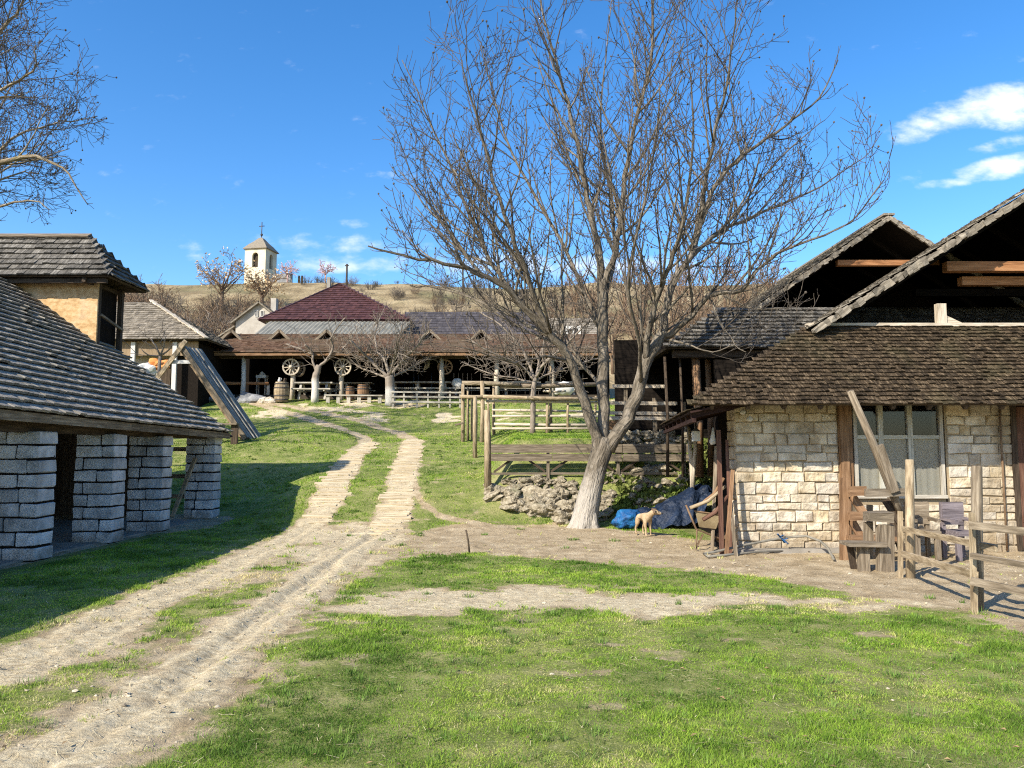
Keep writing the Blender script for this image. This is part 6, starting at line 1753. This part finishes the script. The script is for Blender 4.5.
def bank_weeds():
    g_ = random.Random(3); mb = MB()
    for i in range(2600):
        u = g_.uniform(598, 705) ; v = g_.uniform(438, 520) 
        if 480 > v > 452 and g_.random() < .35: continue
        p = gp(u, v); n_ = vnoise(np.array(p.x * 2.2), np.array(p.z * 3.0 + p.y), 5)
        if n_ < .45: continue
        for _ in range(3):
            d = Vector((g_.uniform(-1, 1), g_.uniform(-1.2, .4), g_.uniform(.1, 1))).normalized(); s = d.cross(Vector((g_.uniform(-1, 1), g_.uniform(-1, 1), g_.uniform(-1, 1)))).normalized()
            l = g_.uniform(.06, .16); w = l * .35; q = p + Vector((g_.uniform(-.05, .05), -.03, g_.uniform(0, .1)))
            mb.add([q, q + d * l * .5 + s * w, q + d * l, q + d * l * .5 - s * w], [(0, 1, 2, 3)])
    M['weed'] = mat('weed', [(.07, .10, .02), (.13, .17, .035), (.22, .23, .07)], 1.5, (1, 1, 1), .4, .8, 0)
    tag(mb.build('bank_weeds', 'weed'), 'green and yellowish weeds growing over the rocky bank', 'weeds', kind='stuff')
bank_weeds()

# ---------------------------------------------------------------- right hand foreground
def paddock_fence():
    b1, b2 = gp(910, 577), gp(977, 609); b3 = Vector((5.15, 5.6, 0))
    T = thing('paddock_fence', 'old split rail fence with leaning stakes in front of the stone house', 'fence', b2)
    def post(b, hgt, r, m, lean=(0, 0)): MB().tube([b - Vector((0, 0, .3)), b + Vector((lean[0] * .5, lean[1] * .5, hgt * .5)), b + Vector((lean[0], lean[1], hgt - .015)), b + Vector((lean[0], lean[1], hgt))], [r * 1.08, r, r * .97, r * .8], 10, noise=.05).build('post', m, T)
    post(b1, 1.48, .055, 'wood_log', (.06, 0)); post(b2, 1.44, .052, 'wood_grey', (.07, 0)); post(b3, 1.4, .066, 'wood_grey')
    s1, s2 = gp(900, 576), gp(967, 610) + Vector((0, -.12, 0))
    MB().bar(s1 - Vector((0, 0, .2)), s1 + Vector((.03, -.02, .82)), .05, .04, up=(0, 1, 0), jit=.006).build('stake', 'wood_log', T)
    MB().bar(s2 - Vector((0, 0, .2)), s2 + Vector((.03, 0, .98)), .05, .045, up=(0, 1, 0), jit=.006).build('stake', 'wood_log', T)
    def rail(u0, v0, y0, p1, w): MB().bar(at(u0, v0, y0), p1, .03, w * .8, jit=.008).build('rail', 'wood_log', T)
    rail(903, 529, 9.75, at(996, 549, 7.62), .085); rail(902, 553.5, 9.75, at(976, 575, 7.75), .085)
    for v, z in ((525, .845), (556, .53), (581, .28)): MB().bar(at(971, v, 7.68), Vector((5.15, 5.5, z)), .03, .065, jit=.008).build('rail', 'wood_grey', T)
paddock_fence()
def rustic_chair(u, v, Y, s, lab, m, rz=0.0):
    b = at(u, v, Y); b.z = 0
    T = thing('rustic_chair', lab, 'chair', b, None)
    q = Matrix.Rotation(rz, 4, 'Z')
    def X(x, y, z): return b + q @ Vector((x * s * .68, y * s * .8, z * s * .92))
    MB().bar(X(-.24, 0, .40), X(.24, 0, .40), .42 * s, .06).build('seat', m, T)
    mb = MB()
    for k in range(3): mb.bar(X(-.23, .2, .56 + k * .115), X(.23, .2, .56 + k * .115), .035, .105 * s, jit=.004)
    mb.build('backrest', m, T)
    for sx in (-.2, .2):
        MB().bar(X(sx, .22, 0), X(sx, .24, .85), .06, .05, up=(0, 1, 0)).build('leg', m, T); MB().bar(X(sx, -.17, 0), X(sx, -.17, .38), .07, .06, up=(0, 1, 0)).build('leg', m, T)
        MB().bar(X(sx * 1.15, -.2, .58), X(sx * 1.15, .22, .6), .06, .04).build('armrest', m, T)
rustic_chair(962, 558, 11.5, 1.05, 'purplish grey plank chair against the wall behind the nearer fence post', 'wood_purple', .08)
rustic_chair(924, 560, 11.6, 1.05, 'brown plank chair behind the farther fence post below the window', 'wood_grey', -.1)
def plank_rack():
    Y = 11.35
    def P(u, v, dy=0): return at(u, v, Y + dy)
    b = on(P(870, 560).x, Y); T = thing('plank_rack', 'rough rack of upright slabs and shelves below the window', 'rack', b)
    for (u0, u1, vt, dy) in ((840, 848, 478, .15), (852, 856, 500, .25), (888, 893, 497, .2), (867, 872, 505, .28)):
        p, q = P((u0 + u1) / 2, 560, dy), P((u0 + u1) / 2, vt, dy); p.z = -.05
        MB().bar(p, q, (u1 - u0) / F * Y, .05, up=(0, 1, 0), jit=.006).build('upright', 'wood_brown' if u0 < 850 else 'weathered_board', T)
    for (u0, u1, v, w, dy, m) in ((849, 866, 491, .13, 0, 'wood_brown'), (865, 907, 492.5, .115, -.05, 'weathered_board'), (849, 866, 516, .12, 0, 'wood_brown'), (848, 892, 538, .06, .05, 'wood_brown')):
        MB().bar(P(u0, v, dy), P(u1, v, dy), .3 if v > 530 else .06, w, jit=.006).build('shelf_board', m, T)
    for (u0, v0, u1, v1) in ((850, 518, 866, 545), (852, 496, 864, 514), (885, 500, 904, 528), (892, 520, 906, 560)):
        MB().bar(P(u0, v0, .2), P(u1, v1, .12), .11, .04, up=(0, 1, 0), jit=.01).build('loose_slab', 'wood_brown' if u0 < 870 else 'wood_dark', T)
plank_rack()
def slab_stool():
    a = gp(858, 571); b = gp(884, 571); Y = a.y; z = .30
    T = thing('slab_stool', 'short bench of thick grey slabs in front of the plank rack', 'bench', on((a.x + b.x) / 2, Y))
    MB().bar(at(844, 543, Y + .1), at(882, 543.5, Y + .1), .3, .055, jit=.008).build('seat', 'weathered_board', T)
    for u, w in ((863, .13), (885, .21)):
        p = gp(u, 570); t = at(u, 545 if u < 870 else 525, Y + .1); MB().bar(Vector((p.x, Y + .08, -.05)), t, w, .09, up=(0, 1, 0), jit=.01).build('leg', 'wood_grey', T)
    p = gp(851, 566); MB().bar(Vector((p.x - .04, Y + .25, -.05)), at(850, 546, Y + .2), .07, .07, up=(0, 1, 0)).build('leg', 'wood_dark', T)
    MB().bar(at(866, 516, Y + .12), at(889, 517, Y + .12), .22, .14, jit=.02).build('top_slab', 'weathered_board', T)
    p = at(870, 534, Y + .15); MB().bar(at(869, 548, Y + .25), at(868, 522, Y + .25), .11, .06, up=(0, 1, 0), jit=.01).build('back_slab', 'wood_grey', T)
slab_stool()
def leaning_poles():
    p, q = at(893, 494, 11.4), at(850, 391, 11.15); d = (q - p)
    o = MB().tube([p - d * .22, p, (p + q) / 2 + Vector((.02, 0, 0)), q], [.062, .06, .058, .05], 9, noise=.04).build('leaning_pole', 'wood_grey', loc=p - d * .22); tag(o, 'long round pole leaning from the plank rack up to the skirt roof eave', 'pole')
    p, q = at(895, 492, 11.25), at(879, 445, 11.2)
    o = MB().bar(p, q, .12, .05, up=(0, 1, 0), jit=.008).build('short_board', 'wood_grey', loc=p); tag(o, 'short board leaning against the long pole before the window', 'board')
leaning_poles()
def corner_boards():
    L_ = [((722, 548), (718, 430), 12.1, .065, 'wood_red', 'widest reddish board leaning upright at the house corner'), ((730, 547), (727, 440), 12.2, .05, 'wood_red', 'reddish board leaning right against the stone corner'), ((712, 542), (716, 446), 12.6, .05, 'wood_grey', 'thin grey pole leaning at the porch left of the boards'),
          ((726, 549), (733, 470), 11.95, .05, 'wood_brown', 'short brown stick leaning at the foot of the stone corner'), ((736, 548), (731, 505), 11.85, .05, 'wood_grey', 'short grey stake at the very foot of the stone corner')]
    for (a, b, Y, w, m, lab) in L_:
        p, q = at(*a, Y), at(*b, Y + .35); p.z = h(p.x, p.y) - .02
        o = MB().bar(p, q, w, .035, up=(0, 1, 0), jit=.008).build('leaning_board', m, loc=p); tag(o, lab, 'board')
    # crooked timber pieces heaped by the porch
    for (a, b, Y, w, m, lab) in (((703, 520), (728, 496), 12.3, .07, 'wood_red', 'upper crooked reddish timber across the porch opening'), ((690, 508), (726, 486), 12.5, .06, 'wood_log', 'long pale crooked timber reaching over the dark tarp'), ((704, 502), (724, 478), 12.6, .06, 'wood_brown', 'short brown timber under the porch lantern')):
        p, q = at(*a, Y), at(*b, Y); mdl = (p + q) / 2 - Vector((0, 0, .07))
        o = MB().tube([p, mdl, q], [w / 2, w / 2, w / 2 * .8], 7, noise=.1).build('crooked_timber', m, loc=p); tag(o, lab, 'timber')
    p = at(696, 436, 13.25); T = thing('porch_lantern', 'small box lantern hanging under the low side roof', 'lantern', p)
    MB().bar(p - Vector((0, 0, .09)), p + Vector((0, 0, .08)), .12, .12, up=(0, 1, 0)).build('lantern_glass', 'curtain', T)
    MB().tube([p + Vector((0, 0, .08)), p + Vector((0, 0, .13)), p + Vector((0, 0, .35))], [.09, .02, .008], 8).build('lantern_cap', 'iron', T)
    p = at(713, 436, 12.9); o = MB().tube([p + Vector((0, 0, .14)), p + Vector((0, 0, .04)), p - Vector((.01, 0, .1)), p - Vector((0, 0, .14))], [.012, .03, .055, .04], 8).build('hanging_bell', 'white_paint', loc=p); tag(o, 'small white bell shape hanging in the dark porch', 'bell')
corner_boards()
def wheelbarrow():
    b = gp(708, 548); Y = b.y
    def P(u, v, dy=0): return at(u, v, Y + dy)
    T = thing('wheelbarrow', 'old wheelbarrow with tan tray and thin metal legs by the house corner', 'wheelbarrow', b)
    a, c = P(694, 513), P(722, 516)
    t = [P(695, 511, -.25), P(721, 515, -.25), P(721, 515, .3), P(695, 511, .3)]; bo = [P(699, 527, -.18), P(716, 529, -.18), P(716, 529, .22), P(699, 527, .22)]
    mb = MB(); mb.add(t + bo, [(0, 1, 5, 4), (1, 2, 6, 5), (2, 3, 7, 6), (3, 0, 4, 7), (4, 5, 6, 7)]); mb.build('tray', 'barrow', T)
    mb = MB(); 
    for k in range(4): mb.tube([t[k], t[(k + 1) % 4]], .014, 6)
    mb.build('tray_rim', 'rust', T)
    for dy in (-.22, .22):
        MB().tube([P(686, 505, dy), P(696, 529, dy), P(718, 538, dy * .4), P(727, 541, dy * .2)], .017, 6).build('handle', 'rust', T)
        g0 = P(696, 546, dy); g0.z = 0; MB().tube([P(697, 529, dy), g0, P(703, 534, dy)], .014, 6).build('leg', 'rust', T)
    w = P(722, 540); w.z = .17; W_ = MB()
    for k in range(16):
        a0, a1 = 2 * PI * k / 16, 2 * PI * (k + 1.05) / 16; W_.bar(w + Vector((math.cos(a0) * .14, 0, math.sin(a0) * .14)), w + Vector((math.cos(a1) * .14, 0, math.sin(a1) * .14)), .06, .06, up=(0, 1, 0))
    WO = W_.build('wheel', 'black', T); MB().tube([w + Vector((0, -.02, 0)), w + Vector((0, .02, 0))], .12, 14).build('rim', 'rust', WO)
wheelbarrow()
def tarps():
    def sheet_(name, grid, m, lab, cat, amp, seed):
        nu, nv_ = len(grid[0]), len(grid); sub = 7; vs = []; fs = []
        G_ = np.array([[list(p) for p in r] for r in grid]); NU, NV = (nu - 1) * sub + 1, (nv_ - 1) * sub + 1
        for j in range(NV):
            for i in range(NU):
                fu, fv = i / sub, j / sub; iu, iv = min(int(fu), nu - 2), min(int(fv), nv_ - 2); a, b = fu - iu, fv - iv
                p = (G_[iv, iu] * (1 - a) + G_[iv, iu + 1] * a) * (1 - b) + (G_[iv + 1, iu] * (1 - a) + G_[iv + 1, iu + 1] * a) * b
                p = Vector(p); n_ = float(fbm(np.array(i * .33 + seed), np.array(j * .2), seed)) - .5
                vs.append(p + Vector((n_ * .3, -n_ * 1.0, n_ * .9)) * amp)
        for j in range(NV - 1):
            for i in range(NU - 1): fs.append((j * NU + i, j * NU + i + 1, (j + 1) * NU + i + 1, (j + 1) * NU + i))
        mb = MB(); k = len(vs); back = [v + Vector((0, .03, 0)) for v in vs]; mb.add(vs + back, fs + [tuple(k + q for q in reversed(f)) for f in fs], None, True)
        o = mb.build(name, m, loc=vs[0]); tag(o, lab, cat)
    Y = 15.9
    def P(u, v, dy): return at(u, v, Y + dy)
    sheet_('dark_tarp', [[P(644, 527, -.1), P(665, 527, -.1), P(688, 524, -.1), P(700, 522, -.15)], [P(646, 516, .15), P(668, 508, .2), P(690, 502, .2), P(706, 506, .1)], [P(652, 508, .4), P(672, 497, .5), P(694, 487, .5), P(712, 492, .3)], [P(656, 506, .9), P(676, 494, 1.0), P(700, 484, .9), P(714, 490, .7)]], 'tarp_dark', 'dark blue tarpaulin draped up the bank behind the dog', 'tarpaulin', .30, 2)
    b = gp(628, 529); c = Vector((b.x, b.y + .15, .17))
    vs, fs = ICO[3]; mb = MB(); out = []
    for v in vs:
        n_ = float(fbm(np.array(v.x * 2.5 + 7), np.array(v.z * 2.5 + v.y), 4)) - .5; k = 1 + n_ * .7
        out.append(c + Vector((v.x * .30 * k, v.y * .24 * k, max(-.17, v.z * .21 * k + (.05 * v.x)))))
    mb.add(out, fs, None, True); o = mb.build('blue_bag', 'tarp_blue', loc=(c.x, c.y, 0)); tag(o, 'crumpled bright blue tarp bundle on the ground left of the dog', 'bundle')
    c2 = Vector((c.x + .52, c.y + .25, .16)); out = []
    for v in vs:
        n_ = float(fbm(np.array(v.x * 2.5 + 17), np.array(v.z * 2.5 + v.y), 4)) - .5; k = 1 + n_ * .7; out.append(c2 + Vector((v.x * .4 * k, v.y * .24 * k, max(-.16, v.z * .26 * k))))
    mb = MB(); mb.add(out, fs, None, True); o = mb.build('dark_bag', 'tarp_dark', loc=(c2.x, c2.y, 0)); tag(o, 'slumped dark blue bundle on the ground directly behind the dog', 'bundle')
tarps()

def dog():
    b = gp(645, 535.5)
    T = thing('dog', 'cream coloured dog standing on the dirt by the blue bundle looking right', 'dog', b)
    V = []; E = []; RR = []
    def v(p, r, par=None):
        V.append(p); RR.append(r)
        if par is not None: E.append((par, len(V) - 1))
        return len(V) - 1
    hip = v((-.22, 0, .475), .088); loin = v((-.06, 0, .48), .078, hip); chest = v((.12, 0, .455), .112, loin); sh = v((.2, 0, .49), .095, chest)
    nk = v((.275, .02, .545), .075, sh); hd = v((.32, .06, .60), .08, nk); br = v((.36, .125, .59), .06, hd); mz = v((.385, .195, .565), .038, br); v((.40, .24, .555), .03, mz)
    tl = v((-.32, 0, .47), .034, hip); tl = v((-.41, 0, .40), .027, tl); tl = v((-.45, 0, .30), .024, tl); v((-.46, 0, .23), .014, tl)
    for s in (-1, 1):
        f = .03 * s
        q = v((-.22, .075 * s, .40), .068, hip); q = v((-.165 + f, .082 * s, .30), .046, q); q = v((-.285 + f, .085 * s, .165), .026, q); q = v((-.265 + f, .085 * s, .04), .022, q); v((-.22 + f, .085 * s, .02), .024, q)
        q = v((.15, .075 * s, .36), .05, chest); q = v((.135 - f, .08 * s, .26), .038, q); q = v((.165 - f, .08 * s, .13), .025, q); q = v((.16 - f, .08 * s, .035), .022, q); v((.2 - f, .08 * s, .02), .024, q)
    me = bpy.data.meshes.new('body'); me.from_pydata(V, E, []); me.materials.append(M['fur'])
    o = bpy.data.objects.new('body', me); COL.objects.link(o)
    sk = o.modifiers.new('skin', 'SKIN'); sk.use_smooth_shade = True
    for i, d in enumerate(me.skin_vertices[0].data): d.radius = (RR[i], RR[i]); d.use_root = (i == 0)
    ss = o.modifiers.new('sub', 'SUBSURF'); ss.levels = 2; ss.render_levels = 2
    # bake the modifiers so the body is one plain mesh
    dg = bpy.context.evaluated_depsgraph_get(); me2 = bpy.data.meshes.new_from_object(o.evaluated_get(dg)); o.modifiers.clear(); o.data = me2
    if not me2.materials: me2.materials.append(M['fur'])
    o.parent = T
    def loc_mesh(name, mb, m):
        q = mb.build(name, m); q.parent = T; return q
    for s in (-1, 1):
        mb = MB(); mb.add([Vector((.31 - .05 * s, .05 + .03 * s, .68)), Vector((.34 - .09 * s, .08 + .04 * s, .68)), Vector((.35 - .12 * s, .07 + .05 * s, .59)), Vector((.31 - .1 * s, .04 + .05 * s, .58)), Vector((.32 - .09 * s, .05 + .04 * s, .64))], [(0, 1, 4), (1, 2, 4), (2, 3, 4), (3, 0, 4)]); loc_mesh('ear', mb, 'fur_dark')
        loc_mesh('eye', MB().blob((.39 - .04 * s, .15 + .018 * s, .612), .011, 1, 0, 1), 'black')
    loc_mesh('head_fur', MB().blob((.315, .075, .655), .055, 4, .2, 2, (1, 1.15, .6)), 'fur_dark')
    loc_mesh('nose', MB().blob((.405, .265, .562), .02, 1, 0, 1), 'black')
    T.rotation_euler = (0, 0, R(-70)); T.scale = (.76,) * 3
dog()
def bent_pipe():
    T = thing('bent_pipe', 'bent grey hose lying in an arch along the stone wall foot', 'hose', gp(740, 552))
    Y = 12.1
    a = [gp(704, 555), at(715, 552, 12.0), at(740, 546, 12.15), at(765, 541, 12.25), at(785, 537.5, 12.28), at(806, 536, 12.25), at(820, 541, 12.1), at(828, 548, 11.9), gp(834, 561)]
    for p in a: p.z = max(p.z, .02)
    MB().tube(a, .02, 7).build('arched_hose', 'hose', T)
    b = [gp(704, 555), gp(708, 558), gp(730, 556), gp(760, 553), gp(800, 551.5)]
    for p in b: p.z += .02
    MB().tube(b, .018, 7).build('lower_hose', 'hose', T)
    p = at(782, 538, 12.27); mb = MB()
    for k in range(5): mb.bar(p + rv(.03), p + rv(.09), .03, .012)
    mb.build('blue_tie', 'tarp_blue', T)
    p, q = gp(826, 556), gp(846, 553); 
bent_pipe()
def small_stake():
    b = gp(470, 553); t = at(466, 530, b.y - .02)
    o = MB().tube([b - Vector((0, 0, .1)), (b + t) / 2 + Vector((.005, 0, 0)), t], [.016, .015, .014], 6).build('thin_stake', 'wood_dark', loc=b); tag(o, 'thin dark stake leaning alone in the ground in the middle', 'stake')
    o = MB().tube([gp(462, 527.5), gp(463, 528) + Vector((0, 0, .04)), gp(466, 529) + Vector((0, 0, .02))], .03, 6)
    p = t; o.v.clear()
small_stake()
